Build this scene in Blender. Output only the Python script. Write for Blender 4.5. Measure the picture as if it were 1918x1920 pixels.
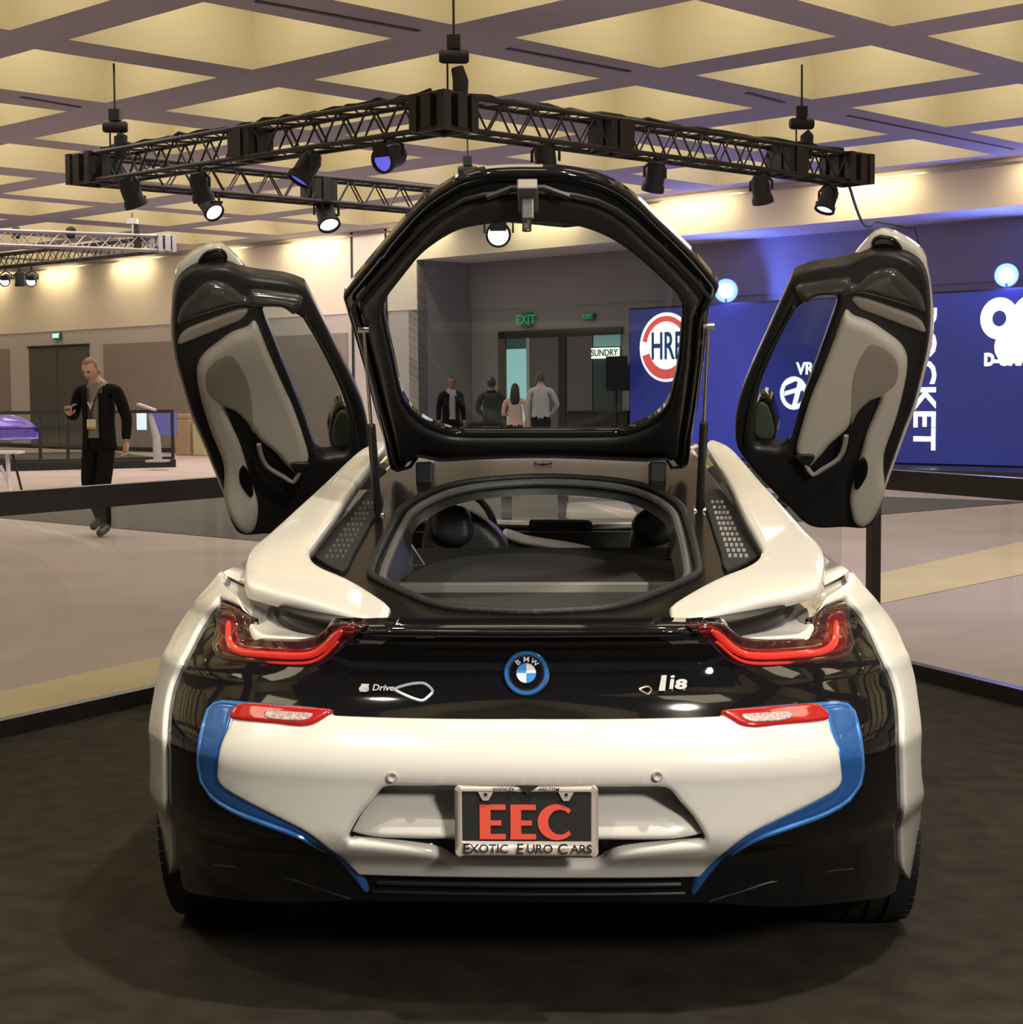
import bpy, bmesh, math, random
import numpy as np
from mathutils import Vector, Matrix, Euler
from mathutils.geometry import delaunay_2d_cdt
random.seed(7)
sc = bpy.context.scene
for o in list(bpy.data.objects): bpy.data.objects.remove(o)
COL = sc.collection
# ------------------------------------------------------------------ camera, world, lights, exposure
F_PX, CXP, CYP = 3200.0, 959.0, 960.0
CAM = Vector((0.14, -3.71, 1.44)); YAW = math.radians(2.6); PITCH = math.radians(3.94); ROLL = math.radians(-0.38)
def cam_dirs():
    fwd = Vector((-math.sin(YAW)*math.cos(PITCH), math.cos(YAW)*math.cos(PITCH), -math.sin(PITCH)))
    rt = Vector((math.cos(YAW), math.sin(YAW), 0)); up = rt.cross(fwd)
    # image rolled: content rotated by ROLL (y down)
    c, s = math.cos(ROLL), math.sin(ROLL)
    return rt*c + up*s, up*c - rt*s, fwd
_r, _u, _f = cam_dirs()
cd = bpy.data.cameras.new('camera'); cam = bpy.data.objects.new('camera', cd); COL.objects.link(cam)
cd.sensor_fit = 'HORIZONTAL'; cd.sensor_width = 36; cd.lens = 36*F_PX/1918; cd.clip_start = .05; cd.clip_end = 300
cam.matrix_world = Matrix(((_r.x, _u.x, -_f.x, CAM.x), (_r.y, _u.y, -_f.y, CAM.y), (_r.z, _u.z, -_f.z, CAM.z), (0, 0, 0, 1)))
sc.camera = cam
w = bpy.data.worlds.new('world'); sc.world = w; w.use_nodes = True
w.node_tree.nodes['Background'].inputs[0].default_value = (.90, .82, .80, 1)
w.node_tree.nodes['Background'].inputs[1].default_value = .17
sc.view_settings.view_transform = 'Standard'; sc.view_settings.look = 'None'
sc.view_settings.gamma = 1; sc.view_settings.exposure = 0.0
def light(kind, name, loc, energy, color, target=None, **kw):
    l = bpy.data.lights.new(name, kind); l.energy = energy; l.color = color
    for k, v in kw.items(): setattr(l, k, v)
    o = bpy.data.objects.new(name, l); COL.objects.link(o); o.location = loc
    if target is not None: o.rotation_euler = (Vector(target)-Vector(loc)).to_track_quat('-Z', 'Y').to_euler()
    return o
WARM = (1, .86, .66)
light('SPOT', 'show_spot_right', (3.2, -5.4, 3.2), 1050, (1, .94, .86), (.45, .6, .85), spot_size=.85, spot_blend=.5, shadow_soft_size=.42)
light('SPOT', 'added_spot_top', (1.3, -1.9, 4.9), 640, (1, .93, .82), (.2, .6, .85), spot_size=.9, spot_blend=.6, shadow_soft_size=.07)  # unseen overhead lamp, added to brighten the upper bumper
light('SPOT', 'added_fill_left', (-1.6, -2.4, 4.8), 280, (1, .91, .76), (-.3, .6, .8), spot_size=.75, spot_blend=.5, shadow_soft_size=.12)  # unseen fill lamp, added for the left side of the car
light('AREA', 'hall_light_mid', (-3.5, 19, 5.0), 430, (1, .88, .78), (-3.5, 19, 0), size=9)
light('AREA', 'hall_light_far', (-8.5, 31, 5.0), 480, (1, .86, .76), (-8.5, 31, 0), size=9)
light('AREA', 'hall_light_side', (3.6, 9, 5.0), 180, (.92, .86, 1), (3.6, 9, 0), size=3.5)
# ------------------------------------------------------------------ projecting helpers (image ray -> real place)
def ray(px, py):
    d = _f + _r*((px-CXP)/F_PX) - _u*((py-CYP)/F_PX); return d
def atY(px, py, Y):
    d = ray(px, py); return CAM + d*((Y-CAM.y)/d.y)
def atZ(px, py, Z):
    d = ray(px, py); return CAM + d*((Z-CAM.z)/d.z)
def solve(px, py, g):
    """first crossing of g(P)=0 along the ray (g<0 on camera side)"""
    d = ray(px, py).normalized(); t0 = 2.5; a = g(CAM+d*t0); t = t0
    while t < 12:
        t2 = t+.04; b = g(CAM+d*t2)
        if a <= 0 <= b or (a > 0) != (b > 0):
            for _ in range(30):
                m = (t+t2)/2
                if (g(CAM+d*m) > 0) == (b > 0): t2 = m
                else: t = m
            return CAM+d*t
        t, a = t2, b
    raise RuntimeError('no hit %s %s' % (px, py))
# ------------------------------------------------------------------ materials
MAT = {}
def mat(name, col, rough=.5, metal=0, coat=0, emit=None, estr=0, spec=.5, trans=0, alpha=1, noise=None, bump=None, ior=1.5, tint=None):
    if name in MAT: return MAT[name]
    m = bpy.data.materials.new(name); m.use_nodes = True; nt = m.node_tree; b = nt.nodes['Principled BSDF']
    b.inputs['Base Color'].default_value = (*col, 1); b.inputs['Roughness'].default_value = rough
    b.inputs['Metallic'].default_value = metal; b.inputs['Coat Weight'].default_value = coat; b.inputs['Coat Roughness'].default_value = .03
    b.inputs['Specular IOR Level'].default_value = spec; b.inputs['Transmission Weight'].default_value = trans
    b.inputs['IOR'].default_value = ior; b.inputs['Alpha'].default_value = alpha
    if emit: b.inputs['Emission Color'].default_value = (*emit, 1); b.inputs['Emission Strength'].default_value = estr
    if noise or bump:
        tc = nt.nodes.new('ShaderNodeTexCoord')
        n = nt.nodes.new('ShaderNodeTexNoise'); n.inputs['Scale'].default_value = (noise or bump)[0]; n.inputs['Detail'].default_value = 6
        nt.links.new(tc.outputs['Object'], n.inputs['Vector'])
        if noise:
            r = nt.nodes.new('ShaderNodeValToRGB'); k = noise[1]
            r.color_ramp.elements[0].position = .3; r.color_ramp.elements[1].position = .7
            r.color_ramp.elements[0].color = (*[c*(1-k) for c in col], 1); r.color_ramp.elements[1].color = (*[min(1, c*(1+k)) for c in col], 1)
            nt.links.new(n.outputs['Fac'], r.inputs[0]); nt.links.new(r.outputs[0], b.inputs['Base Color'])
        if bump:
            n2 = nt.nodes.new('ShaderNodeTexNoise'); n2.inputs['Scale'].default_value = bump[0]; nt.links.new(tc.outputs['Object'], n2.inputs['Vector'])
            bp = nt.nodes.new('ShaderNodeBump'); bp.inputs['Strength'].default_value = bump[1]; bp.inputs['Distance'].default_value = .01
            nt.links.new(n2.outputs['Fac'], bp.inputs['Height']); nt.links.new(bp.outputs[0], b.inputs['Normal'])
    MAT[name] = m; return m
def glass(name, col, refl=.03, ior=1.45):
    """thin pane: transparent mixed with a fresnel gloss"""
    m = bpy.data.materials.new(name); m.use_nodes = True; nt = m.node_tree; nt.nodes.clear()
    o = nt.nodes.new('ShaderNodeOutputMaterial'); t = nt.nodes.new('ShaderNodeBsdfTransparent'); g = nt.nodes.new('ShaderNodeBsdfGlossy')
    t.inputs[0].default_value = (*col, 1); g.inputs['Roughness'].default_value = .01; g.inputs['Color'].default_value = (.9, .95, .92, 1)
    f = nt.nodes.new('ShaderNodeLayerWeight'); f.inputs['Blend'].default_value = .5; mx = nt.nodes.new('ShaderNodeMixShader')
    p = nt.nodes.new('ShaderNodeMath'); p.operation = 'POWER'; p.inputs[1].default_value = 4; q = nt.nodes.new('ShaderNodeMath'); q.operation = 'MULTIPLY_ADD'; q.inputs[1].default_value = .8; q.inputs[2].default_value = refl
    nt.links.new(f.outputs['Facing'], p.inputs[0]); nt.links.new(p.outputs[0], q.inputs[0])
    nt.links.new(q.outputs[0], mx.inputs[0]); nt.links.new(t.outputs[0], mx.inputs[1]); nt.links.new(g.outputs[0], mx.inputs[2]); nt.links.new(mx.outputs[0], o.inputs[0])
    MAT[name] = m; return m
white = mat('white_paint', (.80, .77, .70), .22, coat=1)
gblack = mat('gloss_black', (.006, .006, .007), .05, coat=.3, spec=.4)
deckm = mat('deck_black', (.012, .010, .009), .18, ior=1.16)
sblack = mat('satin_black', (.018, .017, .018), .38)
mblack = mat('matt_black', (.012, .012, .012), .7)
rubber = mat('rubber', (.012, .012, .013), .55, bump=(60, .3))
leather_b = mat('black_leather', (.022, .02, .02), .42, bump=(180, .15))
leather_w = mat('ivory_leather', (.55, .50, .42), .5, bump=(220, .1))
leather_g = mat('taupe_leather', (.30, .26, .21), .55, bump=(220, .1))
blue = mat('blue_paint', (.035, .155, .50), .25, metal=.4, coat=.8)
blue_l = mat('blue_edge', (.06, .26, .70), .2, metal=.3, coat=1)
chrome = mat('chrome', (.72, .71, .69), .12, metal=1)
steel = mat('brushed_steel', (.48, .46, .44), .3, metal=1)
redlens = mat('red_lens', (.42, .012, .012), .12, coat=1, emit=(1, .03, .02), estr=.04)
tail_red = mat('tail_red', (.16, .006, .006), .10, coat=1)
redglow = mat('red_light_guide', (.75, .035, .025), .25, coat=1, emit=(1, .06, .04), estr=.22)
smoke = mat('smoked_lens', (.05, .012, .012), .08, coat=1)
clearlens = mat('clear_lens', (.55, .50, .48), .15, metal=.5)
carpet_d = mat('dark_carpet', (.040, .034, .025), .95, spec=.1, noise=(9, .28), bump=(300, .5))
grey_trim = mat('grey_trim', (.09, .088, .085), .55)
cargo = mat('cargo_carpet', (.05, .047, .044), .9)
hatch_glass = glass('hatch_glass', (.80, .84, .83), ior=1.35)
clear_glass = glass('clear_glass', (.93, .95, .94))
tint_glass = glass('tint_glass', (.72, .76, .75))
screen_b = mat('screen_black', (.01, .01, .012), .15)
truss_b = mat('black_truss', (.014, .012, .012), .45)
truss_s = mat('silver_truss', (.42, .42, .44), .35, metal=.9)
# ------------------------------------------------------------------ object helpers
def link(o, parent=None):
    COL.objects.link(o)
    if parent is not None: o.parent = parent
    return o
def mesh_obj(name, verts, faces, m, parent=None, smooth=True, mi=None):
    me = bpy.data.meshes.new(name); me.from_pydata([tuple(v) for v in verts], [], [tuple(f) for f in faces]); me.update()
    for x in (m if isinstance(m, (list, tuple)) else [m]): me.materials.append(x)
    if mi is not None: me.polygons.foreach_set('material_index', mi)
    if smooth: me.polygons.foreach_set('use_smooth', [True]*len(me.polygons))
    o = bpy.data.objects.new(name, me); link(o)
    if parent is not None: put(o, parent)
    return o
def wm(o):
    m = o.matrix_basis.copy()
    p = o.parent
    while p is not None: m = p.matrix_basis @ m; p = p.parent
    return m
def put(o, parent):
    """parent keeping the world place (mesh was written in world coordinates)"""
    o.parent = parent; o.matrix_basis = wm(parent).inverted() @ o.matrix_basis
def empty(name, loc, rz=0):
    o = bpy.data.objects.new(name, None); o.location = loc; o.rotation_euler = (0, 0, rz); o.empty_display_size = .1; return link(o)
def tag(o, label=None, cat=None, group=None, kind=None):
    for k, v in (('label', label), ('category', cat), ('group', group), ('kind', kind)):
        if v: o[k] = v
    return o
class MB:
    def __init__(s): s.v = []; s.f = []
    def add(s, vs, fs):
        n = len(s.v); s.v += [Vector(v) for v in vs]; s.f += [tuple(i+n for i in f) for f in fs]; return s
    def box(s, c, size, rot=None):
        c = Vector(c); R = rot if rot is not None else Matrix.Identity(3); sx, sy, sz = [x/2 for x in size]
        vs = [c + R @ Vector((x*sx, y*sy, z*sz)) for x in (-1, 1) for y in (-1, 1) for z in (-1, 1)]
        return s.add(vs, [(0, 1, 3, 2), (4, 6, 7, 5), (0, 4, 5, 1), (2, 3, 7, 6), (0, 2, 6, 4), (1, 5, 7, 3)])
    def tube(s, pts, r, n=8, closed=False, flat=1.0, cap=True):
        pts = [Vector(p) for p in pts]; N = len(pts); rs = r if isinstance(r, (list, tuple)) else [r]*N; vs = []; prev = None
        for i, p in enumerate(pts):
            a = pts[(i-1) % N] if (closed or i > 0) else p; b = pts[(i+1) % N] if (closed or i < N-1) else p
            t = (b-a).normalized() if (b-a).length > 1e-9 else Vector((0, 0, 1))
            if prev is None:
                h = Vector((0, 0, 1)) if abs(t.z) < .9 else Vector((1, 0, 0)); u = t.cross(h).normalized()
            else: u = (prev - t*prev.dot(t)).normalized()
            prev = u; w_ = t.cross(u)
            for k in range(n):
                an = 2*math.pi*k/n; vs.append(p + (u*math.cos(an)*flat + w_*math.sin(an))*rs[i])
        fs = []
        for i in range(N if closed else N-1):
            j = (i+1) % N
            for k in range(n): fs.append((i*n+k, i*n+(k+1) % n, j*n+(k+1) % n, j*n+k))
        if not closed and cap: fs += [tuple(range(n-1, -1, -1)), tuple((N-1)*n+k for k in range(n))]
        return s.add(vs, fs)
    def cyl(s, a, b, r, n=12, r2=None): return s.tube([a, b], [r, r if r2 is None else r2], n)
    def lathe(s, prof, axis_o, axis_d, n=32):
        d = Vector(axis_d).normalized(); h = Vector((0, 0, 1)) if abs(d.z) < .9 else Vector((1, 0, 0)); u = d.cross(h).normalized(); v = d.cross(u); o = Vector(axis_o)
        vs = []; m = len(prof)
        for k in range(n):
            an = 2*math.pi*k/n
            for (t, r) in prof: vs.append(o + d*t + (u*math.cos(an)+v*math.sin(an))*r)
        fs = [(k*m+i, k*m+i+1, ((k+1) % n)*m+i+1, ((k+1) % n)*m+i) for k in range(n) for i in range(m-1)]
        return s.add(vs, fs)
    def build(s, name, m, parent=None, smooth=False, mirror=False):
        vs = s.v; fs = s.f
        o = mesh_obj(name, vs, fs, m, parent, smooth)
        bm = bmesh.new(); bm.from_mesh(o.data); bmesh.ops.recalc_face_normals(bm, faces=bm.faces)
        bm.to_mesh(o.data); bm.free()
        if smooth:
            try: o.data.set_sharp_from_angle(angle=math.radians(40))
            except Exception: pass
        return o
def bevel(o, wdt, seg=2):
    md = o.modifiers.new('bevel', 'BEVEL'); md.width = wdt; md.segments = seg; md.limit_method = 'ANGLE'; md.angle_limit = math.radians(35); return o
# ---- smooth closed outlines
def cr(pts, step=.01, closed=True, scale=1.0):
    P = [np.array(p, float) for p in pts]; n = len(P); out = []
    rng = range(n) if closed else range(n-1)
    for i in rng:
        p1, p2 = P[i], P[(i+1) % n]
        if np.linalg.norm(p2-p1) < 1e-6: continue
        p0 = P[(i-1) % n] if (closed or i > 0) else p1; p3 = P[(i+2) % n] if (closed or i < n-2) else p2
        d = np.linalg.norm(p2-p1); k = max(1, int(round(d/step)))
        def lim(t): 
            l = np.linalg.norm(t); return t if l < 1.2*d or l == 0 else t*(1.2*d/l)
        c1 = np.zeros(len(p1)) if np.linalg.norm(p1-p0) < 1e-6 else None
        t1 = lim((p2-p0)/2) if c1 is None else (p2-p1)*.99
        t2 = lim((p3-p1)/2) if np.linalg.norm(p3-p2) > 1e-6 else (p2-p1)*.99
        for j in range(k):
            t = j/k; h00 = 2*t**3-3*t*t+1; h10 = t**3-2*t*t+t; h01 = -2*t**3+3*t*t; h11 = t**3-t*t
            out.append(h00*p1+h10*t1+h01*p2+h11*t2)
    if not closed: out.append(P[-1])
    return out
def inside(P, poly):
    x, y = P[:, 0], P[:, 1]; r = np.zeros(len(P), bool); n = len(poly); j = n-1
    for i in range(n):
        xi, yi = poly[i]; xj, yj = poly[j]
        c = ((yi > y) != (yj > y)) & (x < (xj-xi)*(y-yi)/((yj-yi) if yj != yi else 1e-12)+xi)
        r ^= c; j = i
    return r
def dist(P, poly):
    A = np.array(poly); B = np.roll(A, -1, 0); d = np.full(len(P), 1e9)
    for a, b in zip(A, B):
        ab = b-a; L = ab@ab
        t = np.clip(((P-a)@ab)/(L if L > 0 else 1), 0, 1); q = a+t[:, None]*ab
        d = np.minimum(d, np.hypot(*(P-q).T))
    return d
def area(poly):
    A = np.array(poly); return .5*np.sum(A[:, 0]*np.roll(A[:, 1], -1)-np.roll(A[:, 0], -1)*A[:, 1])
def patch(name, outline, kind, f, m, parent=None, holes=(), off=0, thick=.02, rnd=0, step=.02, offf=None, smooth=True, ostep=None, sm=True):
    """solid panel cut along `outline` out of the surface kind 'Y': y=f(x,z) (outline in x,z) or 'Z': z=f(x,y) (outline in x,y)"""
    os_ = ostep or step*.6
    ol = cr(outline, os_) if sm else [np.array(p, float) for p in outline]
    if area(ol) < 0: ol = ol[::-1]
    hs = [cr(h, os_) if sm else [np.array(p, float) for p in h] for h in holes]
    hs = [h if area(h) > 0 else h[::-1] for h in hs]
    A = np.array(ol); mn, mx = A.min(0), A.max(0)
    g = np.array([(x, y) for x in np.arange(mn[0]+step/2, mx[0], step) for y in np.arange(mn[1]+step/2, mx[1], step)]) if (mx-mn).min() > step else np.zeros((0, 2))
    pts = list(ol); rings = [ol]+hs
    def dall(P):
        d = dist(P, ol)
        for h in hs: d = np.minimum(d, dist(P, h))
        return d
    def inall(P):
        r = inside(P, ol)
        for h in hs: r &= ~inside(P, h)
        return r
    extra = []
    if rnd > 0:
        for q in (.12, .35, .65, 1.0):
            for ri, R in enumerate(rings):
                R_ = np.array(R); T = np.roll(R_, -1, 0)-np.roll(R_, 1, 0); L = np.hypot(T[:, 0], T[:, 1]); L[L == 0] = 1
                N = np.stack([-T[:, 1], T[:, 0]], 1)/L[:, None]*(1 if ri == 0 else -1)
                c = R_+N*rnd*q; k = inall(c); c = c[k]
                if len(c): c = c[dall(c) > rnd*q*.93]
                extra += list(c)
    if len(g):
        g = g[inall(g)]
        if len(g): g = g[dall(g) > max(step*.45, rnd*1.1)]
    allp = []; edges = []
    for R in rings:
        n0 = len(allp); allp += [tuple(p) for p in R]; edges += [(n0+i, n0+(i+1) % len(R)) for i in range(len(R))]
    allp += [tuple(p) for p in extra]+[tuple(p) for p in g]
    vo, eo, fo, ov, oe, of = delaunay_2d_cdt([Vector(p) for p in allp], edges, [], 0, 1e-7)
    V = np.array([(v.x, v.y) for v in vo]); C_ = np.array([V[list(q)].mean(0) for q in fo]); keep = inall(C_)
    tri = []
    for q, k in zip(fo, keep):
        if not k: continue
        a, b, c = V[q[0]], V[q[1]], V[q[2]]
        ar = (b[0]-a[0])*(c[1]-a[1])-(c[0]-a[0])*(b[1]-a[1])
        if abs(ar) < 1e-9: continue
        tri.append(tuple(q) if ar > 0 else tuple(reversed(q)))
    D_ = dall(V)
    def pt(u, v, o): 
        e = .0015
        z = f(u, v); fu = (f(u+e, v)-f(u-e, v))/(2*e); fv = (f(u, v+e)-f(u, v-e))/(2*e)
        if kind == 'Y': P = Vector((u, z, v)); n = Vector((fu, -1, fv)).normalized()   # toward the camera (-y)
        else: P = Vector((u, v, z)); n = Vector((-fu, -fv, 1)).normalized()
        return P+n*o, n
    top = []; bot = []
    for (u, v), d in zip(V, D_):
        o = off + (offf(u, v) if offf else 0)
        if rnd > 0 and d < rnd:
            q = 1-d/rnd; o -= rnd*(1-math.sqrt(max(0, 1-q*q)))
        top.append(pt(u, v, o)[0]); bot.append(pt(u, v, off+(offf(u, v) if offf else 0)-thick-rnd)[0])
    n = len(top); fs = []
    flip = (kind == 'Y')
    # (u,v) ccw: for 'Y' normal points to -y (x cross z = -y) fine ; for 'Z' +z fine
    fs += tri; fs += [tuple(i+n for i in reversed(t)) for t in tri]
    ec = {}
    for t in tri:
        for a, b in ((t[0], t[1]), (t[1], t[2]), (t[2], t[0])): ec[(a, b)] = 1
    rim = [(a, b) for (a, b) in ec if (b, a) not in ec]
    vs = top+bot
    if rnd > 0:
        for a, b in rim: fs.append((b, a, a+n, b+n))
    else:
        for a, b in rim:
            k = len(vs); vs += [top[a], top[b], bot[b], bot[a]]; fs.append((k+1, k, k+3, k+2))
    return mesh_obj(name, vs, fs, m, parent, smooth)
def px2(pts, g, kind, mirror=False):
    out = []
    for p in pts:
        P = solve(p[0], p[1], g); q = (P.x, P.z) if kind == 'Y' else (P.x, P.y)
        out.append((-q[0], q[1]) if mirror else q)
    return out
def mx(pts): return [(-x, y) for x, y in pts]
def text(name, body, size, mt, M, parent, ext=.002, offset=0, sx=1, align='CENTER'):
    c = bpy.data.curves.new(name, 'FONT'); c.body = body; c.size = size; c.extrude = ext; c.align_x = align; c.align_y = 'CENTER'; c.offset = offset; c.resolution_u = 3
    t = bpy.data.objects.new(name+'_tmp', c); COL.objects.link(t); dg = bpy.context.evaluated_depsgraph_get()
    me = bpy.data.meshes.new_from_object(t.evaluated_get(dg)); bpy.data.objects.remove(t); bpy.data.curves.remove(c)
    me.transform(Matrix.Diagonal((sx, 1, 1, 1))); me.transform(M); me.materials.clear(); me.materials.append(mt); me.name = name
    o = bpy.data.objects.new(name, me); link(o)
    if parent is not None: put(o, parent)
    return o
def basis(o, x, y):
    x = Vector(x).normalized(); y = Vector(y).normalized(); z = x.cross(y).normalized(); y = z.cross(x)
    return Matrix(((x.x, y.x, z.x, o[0]), (x.y, y.y, z.y, o[1]), (x.z, y.z, z.z, o[2]), (0, 0, 0, 1)))
def extr(name, loops, M, depth, mt, parent=None):
    """flat polygons (lists of 2d points, each simple) extruded by depth along local z"""
    mb = MB()
    for L in loops:
        A = L if area(L) > 0 else L[::-1]; n = len(A)
        vs = [M @ Vector((p[0], p[1], depth)) for p in A]+[M @ Vector((p[0], p[1], 0)) for p in A]
        mb.add(vs, [tuple(range(n)), tuple(range(2*n-1, n-1, -1))]+[((i+1) % n, i, i+n, (i+1) % n+n) for i in range(n)])
    return mesh_obj(name, mb.v, mb.f, mt, parent, False)
def ring_poly(cx, cy, ro, ri, a0=0, a1=2*math.pi, n=40):
    out = []
    for k in range(n):
        t0 = a0+(a1-a0)*k/n; t1 = a0+(a1-a0)*(k+1)/n
        out.append([(cx+ri*math.cos(t0), cy+ri*math.sin(t0)), (cx+ro*math.cos(t0), cy+ro*math.sin(t0)), (cx+ro*math.cos(t1), cy+ro*math.sin(t1)), (cx+ri*math.cos(t1), cy+ri*math.sin(t1))])
    return out
# ================================================================== THE HALL
WA = Vector((-5.19, 34.85, 0)); WD = Vector((.737, -.676, 0)).normalized(); WN = Vector((-WD.y, WD.x, 0)); WN = -WN if WN.y > 0 else WN
HC = 5.1
def W(s, n, z): return WA + WD*s + WN*n + Vector((0, 0, z))
def onW(px, py, n=0):
    d = ray(px, py); t = ((WA+WN*n-CAM).dot(WN))/d.dot(WN); P = CAM+d*t; return (P-WA).dot(WD), P.z
wall_up = mat('wall_cream', (.78, .71, .66), .8, noise=(.6, .04))
wall_band = mat('wall_grey_band', (.52, .48, .50), .8)
wall_fab = mat('wall_fabric', (.27, .235, .225), .9, noise=(3, .06))
wall_rec = mat('wall_recess', (.27, .255, .29), .85, noise=(1.2, .05))
dark_door = mat('dark_door', (.085, .085, .078), .6)
beam = mat('ceiling_beam', (.44, .42, .50), .75, noise=(1.5, .05))
coffer = mat('coffer_cream', (.80, .75, .56), .8)
carpet_o = mat('hall_carpet', (.43, .365, .36), .9, spec=.15, noise=(.7, .10))
light_band_m = mat('floor_light_band', (.58, .48, .31), .8, noise=(2, .06))
carpet_f = mat('charcoal_carpet', (.070, .063, .058), .9, noise=(2, .12))
s0 = onW(-500, 700)[0]; sR = onW(782, 600)[0]; s1 = onW(2300, 600)[0]+4
def wallbox(name, sa, sb, n0, n1, z0, z1, m, kind='structure', parent=None):
    mb = MB(); vs = [W(s, n, z) for s in (sa, sb) for n in (n0, n1) for z in (z0, z1)]
    mb.add(vs, [(0, 1, 3, 2), (4, 6, 7, 5), (0, 4, 5, 1), (2, 3, 7, 6), (0, 2, 6, 4), (1, 5, 7, 3)])
    o = mb.build(name, m, parent)
    if kind: tag(o, kind=kind)
    return o
wallbox('wall_left', s0, sR, -.3, 0, 3.29, HC, wall_up)
wallbox('wall_left', s0, sR, -.3, -.02, 0, 3.29, wall_band)
wallbox('wall_soffit', sR, s1, -1.6, 0, 4.36, HC, wall_up)
wallbox('wall_back', sR-.2, s1, -1.9, -1.6, 3.3, 4.36, wall_rec)
wallbox('wall_back', sR-.2, s1, -1.9, -1.62, 0, 3.3, mat('wall_lower', (.26, .25, .275), .85, noise=(1.2, .05)))
wallbox('wall_return', sR-.3, sR, -1.6, -.02, 0, 4.36, mat('wall_lower', (.26, .25, .275), .85))
# dark joints of the folding wall, cornice line, fabric panels
for px in (660, 724):
    s = onW(px, 500)[0]; wallbox('trim_1', s-.03, s+.03, 0, .015, 0, HC, mblack)
wallbox('trim_2', s0, s1, 0, .06, 5.0, 5.04, steel)
for a, b in ((-260, 18), (195, 652)):
    wallbox('wall_panel', onW(a, 700)[0], onW(b, 700)[0], -.02, .01, .1, 2.86, wall_fab)
wallbox('baseboard_left', s0, sR, -.02, .02, 0, .12, mblack)
# the dark exit doorway on the left wall
sa, sb = onW(56, 700)[0], onW(167, 700)[0]
d = wallbox('door_1', sa, sb, -.02, .02, 0, 2.86, dark_door)
wallbox('door_frame', sa-.05, sb+.05, .0, .04, 2.84, 2.9, mblack, None, d)
wallbox('door_leaf', sa+.06, (sa+sb)/2-.02, .02, .05, .05, 2.7, dark_door, None, d)
wallbox('door_leaf', (sa+sb)/2+.02, sb-.06, .02, .05, .05, 2.7, dark_door, None, d)
green = mat('exit_green', (.02, .4, .12), .5, emit=(.08, .9, .30), estr=1.6)
def exit_sign(px, py, n, wdt, h, label, e=green):
    s, z = onW(px, py, n); r = empty('exit_sign', W(s, n, z-h/2)); tag(r, label, 'exit sign', 'green exit signs')
    wallbox('sign_box', s-wdt/2, s+wdt/2, n, n+.06, z-h/2, z+h/2, mat('sign_box_green', (.01, .12, .05), .4), None, r)
    text('lettering', 'EXIT', h*.95, e, basis(W(s, n+.075, z), WD, (0, 0, 1)), r, .006, .004)
exit_sign(109, 630, .0, .40, .17, 'glowing green exit sign above the dark double doors on the left wall', mat('exit_bright', (.1, .7, .3), .5, emit=(.25, 1, .5), estr=3))
dim = mat('exit_dim', (.02, .2, .08), .5, emit=(.05, .45, .2), estr=.5)
exit_sign(990, 600, -1.6, .30, .30, 'dim exit sign over the left opening behind the raised hatch glass', dim)
exit_sign(1106, 594, -1.6, .30, .14, 'small exit sign over the right opening behind the raised hatch glass', dim)
# openings in the recessed wall
n_ = -1.6
def rw(px, py): return onW(px, py, n_)
fr = empty('door_2', W(rw(1050, 700)[0], n_, 0)); tag(fr, kind='structure')
sa = rw(937, 700)[0]; sb = rw(1168, 700)[0]; zt = rw(937, 622)[1]
wallbox('door_frame', sa, sb, n_, n_+.05, zt-.16, zt, mblack, None, fr)
wallbox('door_frame', sa, sa+.22, n_, n_+.05, 0, zt, mat('brown_frame', (.09, .075, .06), .5), None, fr)
wallbox('door_panel', rw(997, 700)[0], rw(1050, 700)[0], n_, n_+.03, 0, zt-.16, mat('door_grey', (.10, .098, .11), .6), None, fr)
wallbox('door_panel', rw(1064, 700)[0], rw(1112, 700)[0], n_, n_+.03, 0, zt-.16, MAT['door_grey'], None, fr)
wallbox('door_mullion', rw(1050, 700)[0], rw(1064, 700)[0], n_, n_+.06, 0, zt-.16, mblack, None, fr)
lobby = mat('lobby_glow', (.3, .5, .5), .8, emit=(.30, .62, .66), estr=.75)
lobby2 = mat('lobby_teal', (.2, .35, .35), .8, emit=(.12, .30, .30), estr=.55)
wallbox('lit_opening', rw(951, 700)[0], rw(990, 700)[0], n_, n_+.02, 0, rw(951, 655)[1], lobby, None, fr)
wallbox('lit_opening', rw(951, 700)[0], rw(990, 700)[0], n_, n_+.02, rw(951, 655)[1], zt-.16, mat('lobby_dark', (.02, .06, .05), .6, emit=(.02, .07, .06), estr=.5), None, fr)
wallbox('door_edge', rw(990, 700)[0], rw(996, 700)[0], n_, n_+.05, 0, zt-.16, mat('door_edge', (.3, .42, .40), .5), None, fr)
wallbox('lit_opening', rw(1114, 700)[0], rw(1164, 700)[0], n_, n_+.02, rw(1114, 650)[1], zt-.1, lobby2, None, fr)
wallbox('lit_opening', rw(1114, 700)[0], rw(1164, 700)[0], n_, n_+.02, 0, rw(1114, 652)[1], mat('lobby_night', (.03, .06, .07), .6), None, fr)
sx_, zx_ = rw(1139, 662); r = empty('lit_sign', W(sx_, n_+.05, zx_-.1)); tag(r, 'bright white lit shop sign hanging in the far right opening', 'sign')
wallbox('sign_face', rw(1114, 662)[0], rw(1164, 662)[0], n_+.03, n_+.09, zx_-.11, zx_+.11, mat('sign_white', (.9, .9, .8), .5, emit=(1, 1, .85), estr=1.4), None, r)
text('lettering', 'SUNDRY', .19, mat('sign_green', (.05, .25, .2), .5), basis(W(sx_, n_+.10, zx_), WD, (0, 0, 1)), r, .004, .003)
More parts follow.
